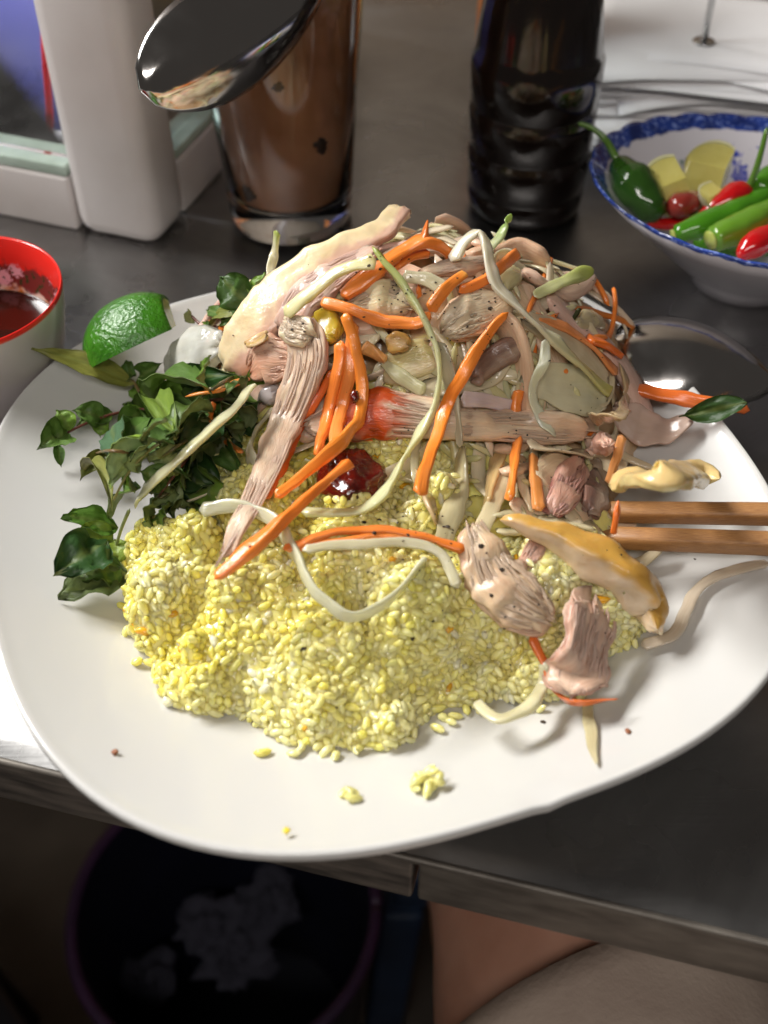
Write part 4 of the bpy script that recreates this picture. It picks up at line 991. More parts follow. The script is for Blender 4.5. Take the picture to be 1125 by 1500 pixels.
meat('chicken_piece', 'yellow skinned chicken slice jutting out over the chopsticks', 'chicken', [(892, 712, 20), (925, 704, 46), (975, 698, 50), (1020, 696, 48), (1054, 703, 20)], .026, lin(226, 198, 138), lin(232, 216, 152), thick=.45, e=6, amp=.09, namp=.0009, rag=.15, tmax=.008, mat='chicken_skin', fib=.04, cap=.15, nfix=(0, -.25, 1))
meat('onion_slice', 'reddish glassy onion slice lying on the plate beneath the right carrot', 'onion', [(902, 600, 34), (935, 622, 58), (972, 630, 50), (1010, 614, 20)], .008, lin(236, 208, 192), lin(228, 190, 172), thick=.12, mat='onion', amp=.1, fib=.02)
meat('onion_slice', 'broad glassy pale onion slice on the right slope of the heap', 'onion', [(770, 560, 40), (806, 562, 60), (850, 570, 76), (892, 574, 46)], .009, lin(230, 224, 190), lin(222, 214, 176), thick=.08, mat='onion', amp=.06, fib=.02, tmax=.004)
meat('onion_slice', 'glassy brownish onion slice at the top right of the heap', 'onion', [(768, 470, 40), (806, 486, 52), (850, 520, 50), (888, 560, 26)], .010, lin(228, 208, 172), lin(220, 190, 150), thick=.08, mat='onion', amp=.08, fib=.02, tmax=.004)
meat('onion_chunk', 'white glassy onion chunk beside the lime wedge', 'onion', [(246, 548, 30), (270, 526, 64), (298, 514, 74), (326, 512, 40)], .010, lin(222, 222, 214), lin(206, 204, 190), thick=.5, mat='onion', amp=.12, fib=.03)
meat('onion_chunk', 'small clear onion end below the torn pink chicken', 'onion', [(388, 590, 20), (396, 582, 32), (408, 574, 22)], .008, lin(216, 206, 204), lin(200, 190, 186), thick=.8, mat='onion', amp=.05, fib=.02)
meat('onion_chunk', 'pale round onion end at the top right of the heap', 'onion', [(735, 425, 24), (745, 408, 36), (757, 396, 22)], .008, lin(218, 208, 160), lin(206, 196, 150), thick=.8, mat='papaya', amp=.05, fib=.02)
meat('onion_chunk', 'peppered pale lump against the white rim by the steel spoon', 'onion', [(842, 478, 20), (862, 470, 36), (880, 484, 20)], .006, lin(214, 196, 156), lin(200, 180, 140), thick=.8, mat='papaya', amp=.2)

# glassy onion strips
S_ = lambda nm, lb, ct, L, w_, off, mat, c0, **k: strip(nm, lb, ct, L, w_, off, mat, c0, **k)
on = 'onion_strip'
S_(on, 'glassy onion band under the right end of the level chicken strip', 'onion', [(770, 648), (821, 661), (870, 668), (916, 692)], 30, .014, 'onion', ONI, thick=.18)
S_(on, 'clear onion ring end curling round the right side of the heap', 'onion', [(905, 530), (917, 560), (918, 588), (904, 610), (862, 612)], 22, .009, 'onion', lin(214, 190, 150), thick=.25)
S_(on, 'clear sliver hanging beside the long carrot over the chicken strip', 'onion', [(640, 500), (655, 545), (666, 600), (673, 655)], 24, .017, 'onion', WHT, thick=.3, taper=(1, .35))
S_(on, 'broad clear onion strip in the shade right of the rice', 'onion', [(674, 655), (673, 710), (662, 755), (648, 800)], 32, .007, 'onion', lin(214, 204, 160), thick=.2)
S_(on, 'clear onion strip leaning behind the short upright carrot', 'onion', [(742, 690), (728, 730), (712, 765), (700, 790)], 26, .009, 'onion', ONI, thick=.22)
S_(on, 'clear brownish onion strip left of the upright carrot', 'onion', [(732, 660), (722, 700), (712, 745)], 24, .008, 'onion', lin(206, 178, 124), thick=.3)
S_(on, 'thin clear sliver between the two upright carrots', 'onion', [(757, 690), (768, 720), (778, 752)], 12, .008, 'onion', ONI, thick=.5)
S_(on, 'onion loop resting on the right side of the plate', 'onion', [(1128, 826), (1066, 838), (1020, 862), (1006, 896), (984, 932), (940, 946)], 20, .004, 'onion', lin(220, 208, 180), thick=.35)
S_(on, 'thin clear onion sliver lying on the plate below the chicken block', 'onion', [(860, 1030), (864, 1064), (868, 1092), (871, 1120)], 18, .0018, 'onion', lin(222, 214, 170), thick=.2, taper=(1, .2))
S_(on, 'clear folded onion strip across the top of the heap', 'onion', [(590, 404), (620, 408), (650, 424)], 24, .015, 'onion', ONI, thick=.22)
S_(on, 'clear onion end poking through under the long pale papaya strip', 'onion', [(612, 690), (628, 730), (640, 770)], 26, .007, 'onion', lin(214, 190, 140), thick=.3)

# papaya
pa = 'papaya_strip'
S_(pa, 'long pale papaya strip sweeping down over rice in front of the herbs', 'papaya strip', [(372, 562), (336, 602), (284, 650), (236, 695, .026), (204, 728, .016), (198, 746, .012)], 23, .031, 'papaya', lin(224, 226, 180), thick=.5, taper=(1, .2))
S_(pa, 'white papaya strip curled between herbs and narrow chicken strip', 'papaya strip', [(402, 596), (376, 630), (366, 662), (378, 690)], 26, .012, 'papaya', WHT, thick=.4)
S_(pa, 'yellow papaya strip drooping over the pink flesh at upper left', 'papaya strip', [(552, 380), (500, 396), (452, 430), (418, 462)], 26, .022, 'papaya', lin(230, 220, 168), thick=.45)
S_(pa, 'short pale sprout standing up left of the chicken, before the glass', 'papaya strip', [(398, 408, .010), (401, 372, .012), (407, 338, .014)], 15, .010, 'papaya', WHT, c1=GRN, thick=.4, gpos=.6)
S_(pa, 'pale papaya shred with bright green tip before the dark bottle', 'papaya strip', [(712, 372, .010), (732, 346, .012), (742, 326, .014), (748, 312, .016)], 17, .01, 'papaya', lin(224, 232, 184), c1=lin(110, 160, 40), thick=.45, gpos=.25, taper=(1, .4))
S_(pa, 'green edged papaya shred pointing out over the back rim', 'papaya strip', [(782, 434, .010), (824, 412, .014), (852, 402, .016), (872, 397, .018)], 24, .01, 'papaya', lin(216, 218, 164), c1=lin(166, 180, 84), thick=.4, gpos=.3, taper=(.8, .5))
S_(pa, 'pale wedge of papaya in the middle of the heap', 'papaya strip', [(560, 530), (588, 552), (622, 574)], 26, .012, 'papaya', lin(226, 218, 180), thick=.5, taper=(.4, 1))
S_(pa, 'pale papaya strip behind the level chicken strip', 'papaya strip', [(676, 584), (712, 588), (752, 596)], 26, .011, 'papaya', lin(224, 202, 194), thick=.5)
S_(pa, 'papaya strip looping across the front of the rice', 'papaya strip', [(292, 746), (350, 742), (402, 764), (432, 810), (462, 868), (512, 902), (556, 888), (602, 846), (626, 818)], 24, .014, 'papaya', lin(232, 226, 190), thick=.42)
S_(pa, 'papaya strip arching over the rice below the curved carrots', 'papaya strip', [(442, 806), (520, 796), (600, 795), (648, 815), (672, 862)], 20, .015, 'papaya', lin(230, 222, 184), thick=.5)
S_(pa, 'papaya hoop at the foot of the rice near the chicken block', 'papaya strip', [(798, 968), (795, 1000), (776, 1034), (732, 1052), (694, 1028)], 23, .011, 'papaya', lin(232, 226, 180), thick=.6)
S_(pa, 'bent white papaya shred hanging on the right slope above the chicken strip', 'papaya strip', [(798, 498), (797, 530), (783, 560), (782, 590), (796, 616), (815, 641)], 19, .017, 'papaya', lin(240, 234, 206), thick=.4, taper=(.8, .3))
# herbs' white stem bits and sauce below hanging carrots
def blob(name, label, cat, u, vv, rx, ry, rz, off, mat, seed, n=34, m=40):
    c = surf(u, vv, off); N_ = Hn(c[0], c[1]); X = nrm(np.cross(np.array([0, 1, 0.]), N_)); Y = np.cross(N_, X); v = []
    for i in range(n):
        th = math.pi * i / (n - 1)
        for j in range(m):
            ph = 2 * math.pi * j / m; d = np.array([math.sin(th) * math.cos(ph), math.sin(th) * math.sin(ph), math.cos(th)])
            k = 1 + .22 * mnoise.noise(Vector(d * 1.7) + Vector((seed, 0, 0))) + .10 * mnoise.noise(Vector(d * 5) + Vector((0, seed, 0))) + .05 * mnoise.noise(Vector(d * 12) + Vector((0, seed, 3)))
            v.append(c + (X * d[0] * rx + Y * d[1] * ry + N_ * d[2] * rz) * k)
    f = [(i * m + j, (i + 1) * m + j, (i + 1) * m + (j + 1) % m, i * m + (j + 1) % m) for i in range(n - 1) for j in range(m)]
    return tag(put(name, v, f, M[mat], food=True), label, cat)
M['chilli_sauce'] = pbsdf('dark_chilli_sauce', lin(112, 22, 10), .10, var=lin(52, 10, 6), vscale=140, vdetail=4, coat=.8, coat_r=.04, sss=.15, sssr=(1, .1, .05), sscale=.003, bump=.5, bscale=260, bdist=.0016)
blob('chilli_sauce', 'dark red glistening dollop of chilli sauce beneath the level chicken strip', 'sauce', 514, 700, .0108, .0125, .0065, .006, 'chilli_sauce', 4.2)
blob('chilli_sauce', 'tiny red drop of chilli sauce on the hanging carrots', 'sauce', 519, 581, .0016, .0022, .0014, .0225, 'chilli_sauce', 8.1, 12, 14)

# carrots
ca_ = 'carrot_strip'
S_(ca_, 'orange carrot strip lying over the herbs by the pink chicken', 'carrot strip', [(272, 582), (312, 574), (362, 556)], 26, .014, 'carrot', lin(232, 140, 54), thick=.4, taper=(.35, 1))
S_(ca_, 'thin carrot shred bent among the herbs', 'carrot strip', [(311, 588), (312, 622), (332, 646), (356, 664)], 15, .012, 'carrot', lin(228, 134, 54), thick=.6)
S_(ca_, 'carrot strip slipping behind the narrow chicken strip', 'carrot strip', [(490, 540), (462, 592), (434, 640), (410, 690), (388, 730)], 18, .011, 'carrot', CARD)
S_(ca_, 'straight hanging carrot strand, leftmost of the bunch', 'carrot strip', [(502, 500), (494, 548), (480, 610), (464, 668)], 20, .017, 'carrot', CAR)
S_(ca_, 'pale hanging carrot strand in the middle of the bunch', 'carrot strip', [(516, 470), (512, 545), (500, 605), (488, 655)], 20, .018, 'carrot', lin(238, 144, 66))
S_(ca_, 'carrot strand bowing right then sweeping left over the sauce', 'carrot strip', [(508, 458), (520, 510), (531, 570), (526, 612), (494, 654), (450, 690), (404, 728)], 21, .020, 'carrot', CAR)
S_(ca_, 'thick straight carrot stick lying on the rice under the sauce', 'carrot strip', [(314, 850), (372, 800), (436, 742), (488, 698), (513, 676)], 27, .019, 'carrot', lin(246, 132, 44), thick=.8, taper=(.8, 1))
S_(ca_, 'level carrot strip across the top of the hanging bunch', 'carrot strip', [(470, 442), (516, 455), (566, 470), (614, 470), (630, 458)], 22, .020, 'carrot', lin(238, 142, 60))
S_(ca_, 'thick carrot stick rising to the peak of the heap', 'carrot strip', [(500, 436, .016), (548, 398, .016), (590, 368, .016), (622, 354, .017), (648, 362, .014), (664, 378, .010)], 28, .016, 'carrot', CAR, thick=.7)
S_(ca_, 'pointed carrot tip sticking up at the peak of the heap', 'carrot strip', [(612, 364, .015), (622, 346, .018), (629, 320, .021)], 24, .016, 'carrot', lin(230, 120, 42), thick=.6, taper=(1, .15))
S_(ca_, 'short carrot under the thick stick near the peak', 'carrot strip', [(575, 394, .013), (605, 376, .013), (628, 370, .012)], 16, .013, 'carrot', CAR)
S_(ca_, 'short carrot with pale pointed end leaning up near the top', 'carrot strip', [(628, 456), (650, 428), (682, 400)], 25, .019, 'carrot', CAR, c1=lin(232, 170, 78), gpos=.8, taper=(1, .5))
S_(ca_, 'carrot pointing up right beside the onion loop', 'carrot strip', [(672, 428), (716, 404), (762, 370)], 22, .017, 'carrot', CAR)
S_(ca_, 'long twisted carrot strip slanting down the middle of the heap', 'carrot strip', [(744, 456), (708, 500), (678, 548), (652, 600), (632, 662), (614, 726)], 25, .021, 'carrot', lin(244, 136, 48), thick=.55, taper=(.6, 1), roll=[.5, .1, -.3, .2, .5])
S_(ca_, 'carrot strip seen under glassy onion on the upper right slope', 'carrot strip', [(782, 462), (836, 484), (874, 512), (904, 548)], 26, .010, 'carrot', lin(220, 138, 78), thick=.4)
S_(ca_, 'dark orange carrot fold at the right edge of the heap', 'carrot strip', [(862, 496, .010), (888, 506, .011), (908, 520, .010)], 28, .010, 'carrot', CARD, thick=.5)
S_(ca_, 'long carrot stick reaching right over the rim below the spoon', 'carrot strip', [(908, 566, 'z', .036), (960, 578, 'z', .036), (1030, 588, 'z', .037), (1100, 599, 'z', .036)], 23, .01, 'carrot', lin(222, 112, 44), taper=(1, .7))
S_(ca_, 'upright short carrot hanging from under the chicken strip', 'carrot strip', [(758, 640), (752, 690), (745, 732)], 19, .012, 'carrot', CAR)
S_(ca_, 'pale carrot stub standing behind the yellow skin slice', 'carrot strip', [(781, 666), (785, 708), (790, 748)], 20, .010, 'carrot', lin(218, 144, 74))
S_(ca_, 'pale carrot stub standing left of the jutting chicken slice', 'carrot strip', [(911, 636, .020), (904, 668, .018), (892, 708, .014)], 19, .016, 'carrot', lin(226, 162, 92))
S_(ca_, 'pointed carrot tip beside the left ends of the chopsticks', 'carrot strip', [(906, 732, .030), (903, 755, .026), (899, 782, .020)], 22, .016, 'carrot', CARD, taper=(.15, 1))
S_(ca_, 'orange stub under the bent white shred', 'carrot strip', [(760, 570), (757, 590), (755, 610)], 17, .012, 'carrot', CAR)
S_(ca_, 'pale orange stub beside the hanging bunch', 'carrot strip', [(532, 508), (548, 516), (566, 526)], 24, .013, 'carrot', CARP)
S_(ca_, 'curved carrot strip lying on the rice, upper of the pair', 'carrot strip', [(416, 806), (470, 786), (530, 777), (590, 780), (640, 792), (684, 808)], 18, .015, 'carrot', lin(238, 134, 52))
S_(ca_, 'curved carrot strip lying on the rice, lower of the pair', 'carrot strip', [(428, 806), (476, 794), (540, 786), (600, 786)], 15, .014, 'carrot', CAR)
S_(ca_, 'thin carrot shred curling under the fibrous chicken block', 'carrot strip', [(776, 932), (798, 972), (814, 1012), (846, 1029), (908, 1024)], 17, .009, 'carrot', CARD, thick=.6, taper=(1, .4))
# top papaya
S_(pa, 'long green tipped papaya strip curving down the middle to the sauce', 'papaya strip', [(440, 750, .010), (510, 750, .011), (552, 730, .013), (592, 676, .016), (626, 614, .019), (643, 560, .021), (638, 510, .022), (614, 455, .023), (580, 405, .024), (546, 362, .024)], 23, .018, 'papaya', lin(224, 224, 182), c1=lin(160, 172, 74), thick=.55, gpos=.72, taper=(.9, .5))
S_(pa, 'long papaya strip looping over the top and down the right slope', 'papaya strip', [(662, 384, .014), (680, 356, .018), (702, 341, .021), (712, 356, .021), (716, 386, .021), (734, 424, .021), (774, 464, .020), (824, 510, .018), (862, 545, .016), (896, 578, .013)], 23, .018, 'papaya', lin(232, 224, 202), c1=lin(214, 206, 116), gpos=.5, thick=.45)
S_(pa, 'pale papaya hook beside the pointing carrot at the back', 'papaya strip', [(722, 392, .014), (728, 374, .015), (742, 372, .014), (752, 388, .011)], 14, .012, 'papaya', WHT, thick=.5)

# ================================================================== HERBS AND LIME
def leaf_part(parent, A, B, w_, up, c_top, c_under, fold=.35, curl=.18, wav=.22, twist=0., nl=13, nw=9):
    A, B = np.asarray(A), np.asarray(B); ln = np.linalg.norm(B - A); X = nrm(B - A); up = nrm(up - np.dot(up, X) * X); Y = np.cross(up, X)
    sd = rng.uniform(0, 60); T = []; 
    for i in range(nl):
        s = i / (nl - 1); hw = .52 * w_ * (math.sin(math.pi * s ** .85) ** .8 * (1 - .25 * s) * 1.1 + .03)
        if s > .85: hw *= max(.08, (1 - s) / .15 * .75 + .25 * (1 - s))
        a = twist * (s - .3); Yt = Y * math.cos(a) + up * math.sin(a); Zt = up * math.cos(a) - Y * math.sin(a)
        for j in range(nw):
            q = j / (nw - 1) * 2 - 1
            z = curl * ln * math.sin(math.pi * s) * .6 - curl * ln * .5 * s * s + fold * abs(q) ** 1.3 * hw + wav * w_ * (mnoise.noise(Vector((s * 5, q * 1.6, sd))) + .5 * mnoise.noise(Vector((s * 12, q * 3.5, sd))))
            T.append(A + X * (s * ln) + Yt * (q * hw * math.cos(fold * .8)) + Zt * z)
    T = np.array(T); n = nl * nw; th = .00028
    v = np.vstack([T, T - up * th]); f = []
    for i in range(nl - 1):
        for j in range(nw - 1):
            a = i * nw + j; f.append((a, a + nw, a + nw + 1, a + 1)); f.append((n + a, n + a + 1, n + a + nw + 1, n + a + nw))
    bd = [j for j in range(nw)] + [i * nw + nw - 1 for i in range(1, nl)] + [(nl - 1) * nw + j for j in range(nw - 2, -1, -1)] + [i * nw for i in range(nl - 2, 0, -1)]
    for k in range(len(bd)): a, b = bd[k], bd[(k + 1) % len(bd)]; f.append((b, a, a + n, b + n))
    qq = np.array([(i / (nl - 1), j / (nw - 1)) for i in range(nl) for j in range(nw)])
    vein = np.abs(qq[:, 1] - .5) < .07
    ct = np.tile(jitter(c_top, .07), (n, 1)); ct[vein] = ct[vein] * .6 + np.array(lin(150, 160, 90)) * .4
    cu = np.tile(jitter(c_under, .06), (n, 1))
    put('leaf', v, f, M['leaf'], parent, uv=np.vstack([qq, qq]), colr=np.clip(np.vstack([ct, cu]), 0, 1), food=True)
DG, MG, LG, UG, BG_ = lin(96, 128, 56), lin(126, 160, 60), lin(160, 192, 72), lin(148, 164, 108), lin(134, 138, 64)
def up_at(p, k=.35): return nrm(Hn(p[0], p[1]) + rng.normal(0, k, 3) * np.array([1, 1, .3]) + np.array([0, -.25, 0]))
def sprig(label, stem, leaves, sw=6, off=.005, sc_=lin(104, 58, 48)):
    """stem: pixels; leaves: (base u,v, tip u,v, width px, off base, off tip, colour, fold, curl)"""
    P = pts3(stem, off) if stem else None
    b0 = surf(leaves[0][0], leaves[0][1], off) if P is None else P[0]
    t = empty('herb_sprig', b0, label, 'herb', 'herb sprigs at the left of the plate')
    if P is not None:
        wv = sw * depth(P[0]) / FPX; v, f, uv, par = sweep(P, np.linspace(wv, wv * .6, len(P)), np.linspace(wv, wv * .6, len(P)), n=26, m=8, e=2, cap=.4)
        put('stem', v, f, M['stem'], t, uv=uv, colr=np.tile(sc_, (len(v), 1)), food=True)
    for q in leaves:
        ob, ot = q[5], q[6]; A = surf(q[0], q[1], ob); B = surf(q[2], q[3], ot)
        leaf_part(t, A, B, 1.22 * q[4] * depth(A) / FPX, up_at(A), q[7], UG if q[7] != BG_ else lin(140, 136, 80), q[8] if len(q) > 8 else .35, q[9] if len(q) > 9 else .15, twist=rng.normal(0, .5))
    return t
sprig('reddish stemmed herb sprig sticking out farthest to the left', [(330, 584, .012), (228, 597, .012), (160, 608, .011), (102, 632, .009), (78, 652, .006)],
      [(98, 634, 58, 652, 40, .009, .012, DG, .5), (104, 630, 84, 600, 30, .009, .014, MG), (150, 612, 108, 600, 34, .010, .014, DG, .6), (165, 606, 112, 622, 26, .010, .009, DG), (82, 650, 90, 684, 14, .006, .002, DG), (152, 612, 146, 640, 22, .009, .005, MG), (205, 600, 176, 640, 34, .012, .009, DG), (250, 594, 290, 600, 30, .012, .012, DG)])
sprig('long pale yellow green leaf reaching over the left rim', [(205, 575, .010), (196, 560, .010), (190, 556, .010)], [(196, 562, 48, 507, 30, .010, .018, BG_, .25, .10)], sc_=lin(128, 110, 70))
sprig('sprig of blue green and bright green leaves in the middle of the herbs', [(262, 640, .012), (225, 655, .012), (190, 690, .010), (165, 735, .007)],
      [(176, 674, 182, 612, 42, .012, .015, lin(86, 118, 84), .2), (216, 642, 158, 706, 44, .014, .012, LG, .4), (212, 650, 240, 610, 34, .013, .015, DG), (200, 690, 212, 655, 34, .012, .013, UG), (190, 694, 196, 722, 24, .010, .006, MG), (228, 660, 262, 690, 44, .012, .012, DG), (205, 712, 154, 758, 26, .010, .006, lin(96, 136, 40), .3), (235, 650, 280, 640, 40, .013, .014, DG)], sc_=lin(120, 116, 60))
sprig('curled olive leaf bending round low on the plate', [(192, 664, .010), (160, 660, .009), (140, 664, .008)], [(150, 662, 118, 700, 26, .009, .006, BG_, .7, .25), (122, 690, 168, 726, 22, .006, .003, BG_, .8, .25), (150, 664, 182, 690, 26, .008, .007, MG)], sc_=lin(120, 96, 58))
sprig('dark herb sprig curled just below the lime wedge', [(250, 590, .012), (222, 566, .011), (205, 548, .010)],
      [(206, 552, 236, 532, 30, .011, .016, DG, .7), (200, 548, 172, 548, 30, .010, .009, DG), (222, 585, 300, 552, 44, .013, .018, DG, .5), (228, 568, 214, 592, 28, .011, .010, MG), (250, 574, 210, 580, 26, .011, .011, MG), (276, 560, 330, 548, 36, .013, .020, lin(52, 88, 36), .3), (300, 562, 306, 520, 20, .015, .022, MG, .6), (230, 560, 248, 590, 30, .010, .010, DG)])
sprig('dark shaded sprig tucked between herbs and rice', [(345, 600, .012), (300, 640, .012), (260, 690, .010), (230, 730, .008)],
      [(290, 640, 330, 660, 50, .012, .012, DG), (272, 660, 250, 622, 44, .011, .013, DG), (262, 690, 222, 716, 40, .010, .006, DG), (268, 680, 300, 712, 50, .010, .010, lin(56, 84, 40)), (300, 640, 312, 600, 40, .012, .014, DG), (320, 622, 356, 640, 40, .012, .013, DG), (238, 722, 262, 742, 36, .008, .006, DG), (246, 705, 206, 690, 36, .009, .008, DG), (345, 610, 378, 590, 34, .012, .013, DG), (352, 620, 340, 580, 36, .012, .015, MG), (285, 655, 262, 712, 34, .010, .008, MG)])
for k_, (lb, cx_, cy_, n_l) in enumerate([('dark tangle of herb leaves under the thin bent carrot shred', 318, 640, 12), ('dark leaves under the long pale papaya strip', 262, 652, 12), ('dark leaves beneath the reddish stem', 236, 622, 11), ('dark leaves at the edge of the rice below the herbs', 246, 722, 9), ('green leaves crowding beside the white onion chunk', 318, 566, 9)]):
    lv = []
    for q in range(int(n_l * .75)):
        a_ = rng.uniform(0, 6.28); r_ = rng.uniform(4, 34); bu, bv = cx_ + math.cos(a_) * r_, cy_ + math.sin(a_) * r_ * .8; a2 = a_ + rng.normal(0, .8); l_ = rng.uniform(46, 80)
        lv.append((bu, bv, bu + math.cos(a2) * l_, bv + math.sin(a2) * l_ * .8, rng.uniform(36, 58), rng.uniform(.001, .006), rng.uniform(.001, .007), [DG, MG, lin(50, 82, 36), DG][q % 4], rng.uniform(.2, .7), .2))
    sprig(lb, [(cx_ + 26, cy_ - 16, .005), (cx_, cy_, .006), (cx_ - 26, cy_ + 18, .005)], lv, sc_=lin(88, 84, 48))
sprig('short herb sprig behind the chicken at the back left rim', [(330, 470, .006), (352, 452, .008), (372, 436, .010)],
      [(368, 446, 322, 404, 48, .010, .020, lin(70, 104, 40), .45), (356, 452, 300, 478, 20, .008, .006, BG_, .5), (340, 470, 298, 452, 18, .006, .008, DG), (350, 456, 320, 478, 24, .007, .004, DG), (372, 440, 386, 398, 20, .010, .016, MG, .5), (336, 474, 360, 462, 24, .006, .008, DG)])
sprig('small brown tinged sprig between lime and the back rim', [(322, 480, .004), (296, 476, .005), (280, 462, .006)], [(284, 474, 274, 452, 14, .005, .009, lin(96, 84, 50), .6), (300, 478, 320, 494, 22, .005, .004, DG), (312, 480, 288, 492, 18, .004, .003, MG)])
sprig('cluster of broad glossy leaves on the lower left of the plate', [(190, 745, .004), (176, 780, .004), (170, 812, .004), (186, 838, .003)],
      [(172, 775, 92, 754, 42, .006, .012, lin(98, 134, 52), .2, .1), (168, 790, 172, 830, 34, .008, .004, LG, .3), (156, 794, 82, 838, 62, .012, .012, lin(58, 94, 46), .22, .12), (186, 838, 84, 872, 58, .003, .003, lin(104, 120, 72), .2, .06), (178, 832, 112, 850, 48, .006, .006, DG, .3), (165, 782, 104, 800, 40, .007, .006, MG)], sc_=lin(120, 130, 80))
sprig('single dark green leaf lying over the end of the right carrot', None, [(1094, 590, 994, 612, 30, .044, .040, lin(58, 92, 36), .2, .08)])
tw = strip('herb_twig', 'tiny dark green twig standing by the back right rim', 'herb', [(835, 474, .004), (842, 464, .008), (848, 452, .012)], 7, .005, 'leaf', lin(74, 84, 40), thick=1)

M['lime_peel'] = pbsdf('lime_peel', lin(62, 124, 22), .22, coat=.5, coat_r=.1, var=lin(44, 98, 18), vscale=90, bump=.9, bscale=620, bdist=.0009)
M['lime_flesh'] = pbsdf('lime_flesh', lin(196, 206, 130), .25, sss=.3, sscale=.003, var=lin(170, 184, 100), vscale=240, coat=.4, bump=.4, bscale=420, bdist=.0008)
M['lime_pith'] = pbsdf('lime_pith', lin(214, 220, 176), .5)
def wedge(name, label, cat, A, B, up0, rr, half_ang, s1, mats, group=None, food=True):
    """wedge of a citrus fruit, pole at A, cut across at B; up0 points from the core to the middle of the peel"""
    A, B, up0 = np.asarray(A), np.asarray(B), np.asarray(up0, float); ax = nrm(B - A); half = np.linalg.norm(B - A) / (1 + s1)
    up = nrm(up0 - np.dot(up0, ax) * ax); side = np.cross(ax, up); cen = A + ax * half
    t = empty(name, (A + B) / 2, label, cat, group)
    def pt(s, a, k=1.0):
        q = (1 - min(abs(s), 1) ** 2.2) ** .55; return cen + ax * (s * half) + (up * math.cos(a) + side * math.sin(a)) * rr * max(q, .03) * k
    ns, na = 30, 22; S = np.linspace(-1, s1, ns); AN = np.linspace(-half_ang, half_ang, na)
    v = [pt(s, a) for s in S for a in AN] + [pt(s, a, .90) for s in S for a in AN]
    o_ = ns * na; f = []
    for i in range(ns - 1):
        for j in range(na - 1):
            a = i * na + j; f += [(a, a + 1, a + na + 1, a + na), (o_ + a, o_ + a + na, o_ + a + na + 1, o_ + a + 1)]
        a = i * na; f += [(a, a + na, a + na + o_, a + o_)]; a = i * na + na - 1; f += [(a, a + o_, a + na + o_, a + na)]
    for j in range(na - 1):
        a = (ns - 1) * na + j; f += [(a, a + 1, a + 1 + o_, a + o_)]
    pv = put('peel', v, f, M[mats[0]], t, food=food, colr=np.tile(lin(226, 222, 176), (len(v), 1))); weld_sharp(pv, 50)
    v = []
    for s in S:
        for a in AN: v.append(pt(s * .985, a * .97, .895))
        v.append(cen + ax * (s * half * .97) + up * .0012)
    m = na + 1; f = [(i * m + j, i * m + (j + 1) % m, (i + 1) * m + (j + 1) % m, (i + 1) * m + j) for i in range(ns - 1) for j in range(m)] + [tuple(range((ns - 1) * m, ns * m))]
    o = put('flesh', v, f, M[mats[1]], t, food=food, colr=np.tile(lin(214, 204, 120), (len(v), 1))); weld_sharp(o, 40)
wedge('lime_wedge', 'green lime wedge, peel side up, on the left back of the plate', 'lime', surf(130, 543, .004), surf(262, 480, .008), (-.30, .05, 1.), .0195, R(60), .72, ('lime_peel', 'lime_flesh'))
for (lb, a_, b_, up_, r_, s_) in [('cut lime piece with pale rind, left of the two in the chilli bowl', (948, 282, .044), (1006, 258, .050), (.3, .6, -.5), .0165, .5), ('yellowish cut lime piece at the back of the chilli bowl', (1004, 232, .048), (1064, 246, .048), (-.2, .7, -.6), .0165, .6), ('small cut lime piece beside the stalked red chilli', (1034, 292, .047), (1062, 276, .048), (.2, .6, -.6), .009, .5)]:
    wedge('citrus_piece', lb, 'citrus', px(*a_), px(*b_), up_, r_, R(62), s_, ('citrus', 'citrus'), 'cut citrus in the patterned bowl', food=False)

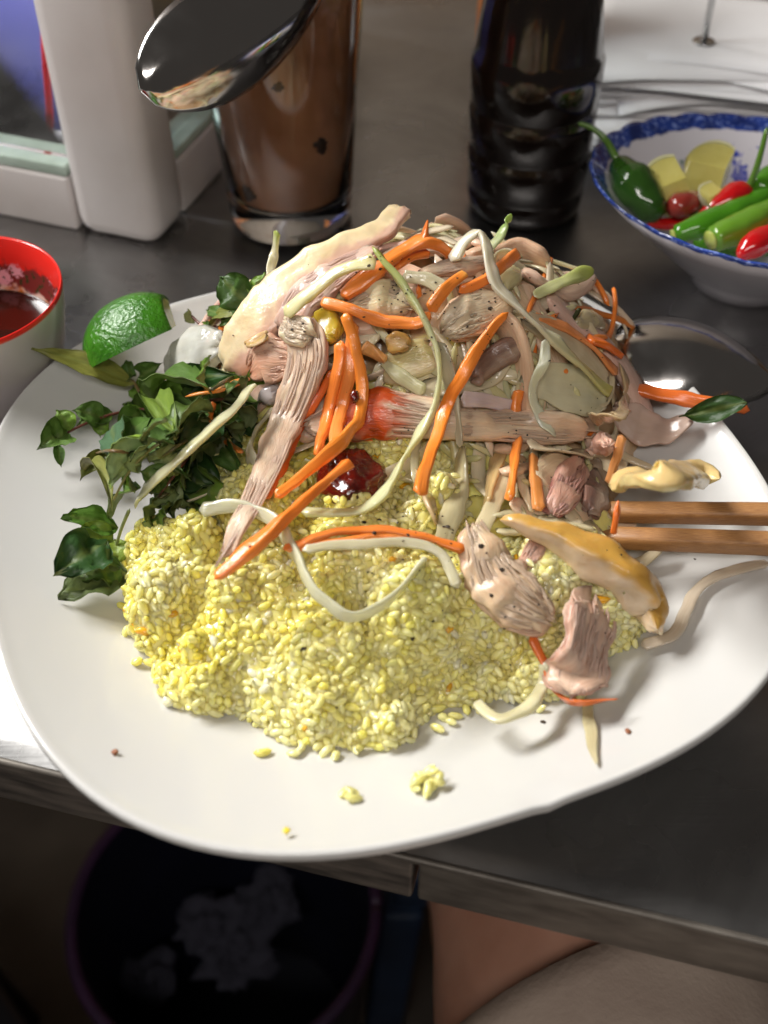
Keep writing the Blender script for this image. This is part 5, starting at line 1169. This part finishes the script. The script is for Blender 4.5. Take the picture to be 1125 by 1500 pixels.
# ================================================================== GROUND PEPPER
allv = []; allf = []; b0 = 0
for v, f in FOOD:
    allv += [tuple(p) for p in v]; allf += [tuple(int(i) + b0 for i in q) for q in f]; b0 += len(v)
tree = BVHTree.FromPolygons(allv, allf)
M['pepper'] = pbsdf('black_pepper', lin(34, 27, 22), .6, var=lin(70, 56, 40), vscale=900)
zones = [(420, 640, 370, 500, 46, .00042), (560, 760, 380, 500, 70, .00045), (610, 720, 470, 520, 30, .0004), (560, 660, 720, 800, 40, .00045), (520, 720, 790, 850, 24, .0004), (690, 900, 400, 640, 46, .0004), (380, 900, 560, 700, 34, .0004),
         (680, 900, 640, 760, 22, .0004), (700, 960, 760, 930, 12, .0005), (400, 800, 830, 1040, 16, .0005), (880, 1060, 690, 840, 8, .0005), (440, 480, 465, 520, 6, .0006), (240, 420, 640, 830, 8, .0005), (300, 380, 470, 560, 4, .0005)]
big = [(541, 389), (553, 380), (557, 394), (718, 452), (705, 800), (656, 772), (556, 762), (533, 765), (548, 780), (720, 872), (500, 952), (511, 957), (445, 950), (604, 936), (735, 835), (645, 895), (796, 1058)]
V = []; F = []; b0 = 0
def speck(u, vv, r):
    global b0
    d = ray(u, vv); hit = tree.ray_cast(Vector(EYE), Vector(d))
    if hit[0] is None: return
    n = 5; q = []
    for i in range(4):
        th = math.pi * i / 3
        for j in range(n):
            ph = 2 * math.pi * j / n; k = r * (1 + rng.uniform(-.35, .35)); q.append(np.array(hit[0]) + np.array([math.sin(th) * math.cos(ph) * k * 1.2, math.sin(th) * math.sin(ph) * k, math.cos(th) * k * .7]))
    V.extend(q)
    F.extend([(b0 + i * n + j, b0 + (i + 1) * n + j, b0 + (i + 1) * n + (j + 1) % n, b0 + i * n + (j + 1) % n) for i in range(3) for j in range(n)]); b0 += len(q)
for (x0, x1, y0, y1, n, r) in zones:
    cl = [(rng.uniform(x0, x1), rng.uniform(y0, y1)) for _ in range(max(2, n // 8))]
    for _ in range(int(n * .62)):
        if rng.random() < .5: c = cl[int(rng.integers(len(cl)))]; u, vv = c[0] + rng.normal(0, 9), c[1] + rng.normal(0, 7)
        else: u, vv = rng.uniform(x0, x1), rng.uniform(y0, y1)
        speck(u, vv, r * rng.uniform(.25, 1.0))
for (u, vv) in big: speck(u, vv, .0008 * rng.uniform(.8, 1.2))
o = tag(put('ground_pepper', V, F, M['pepper'], smooth=False), 'black pepper specks scattered over the salad and rice', 'pepper'); o['kind'] = 'stuff'
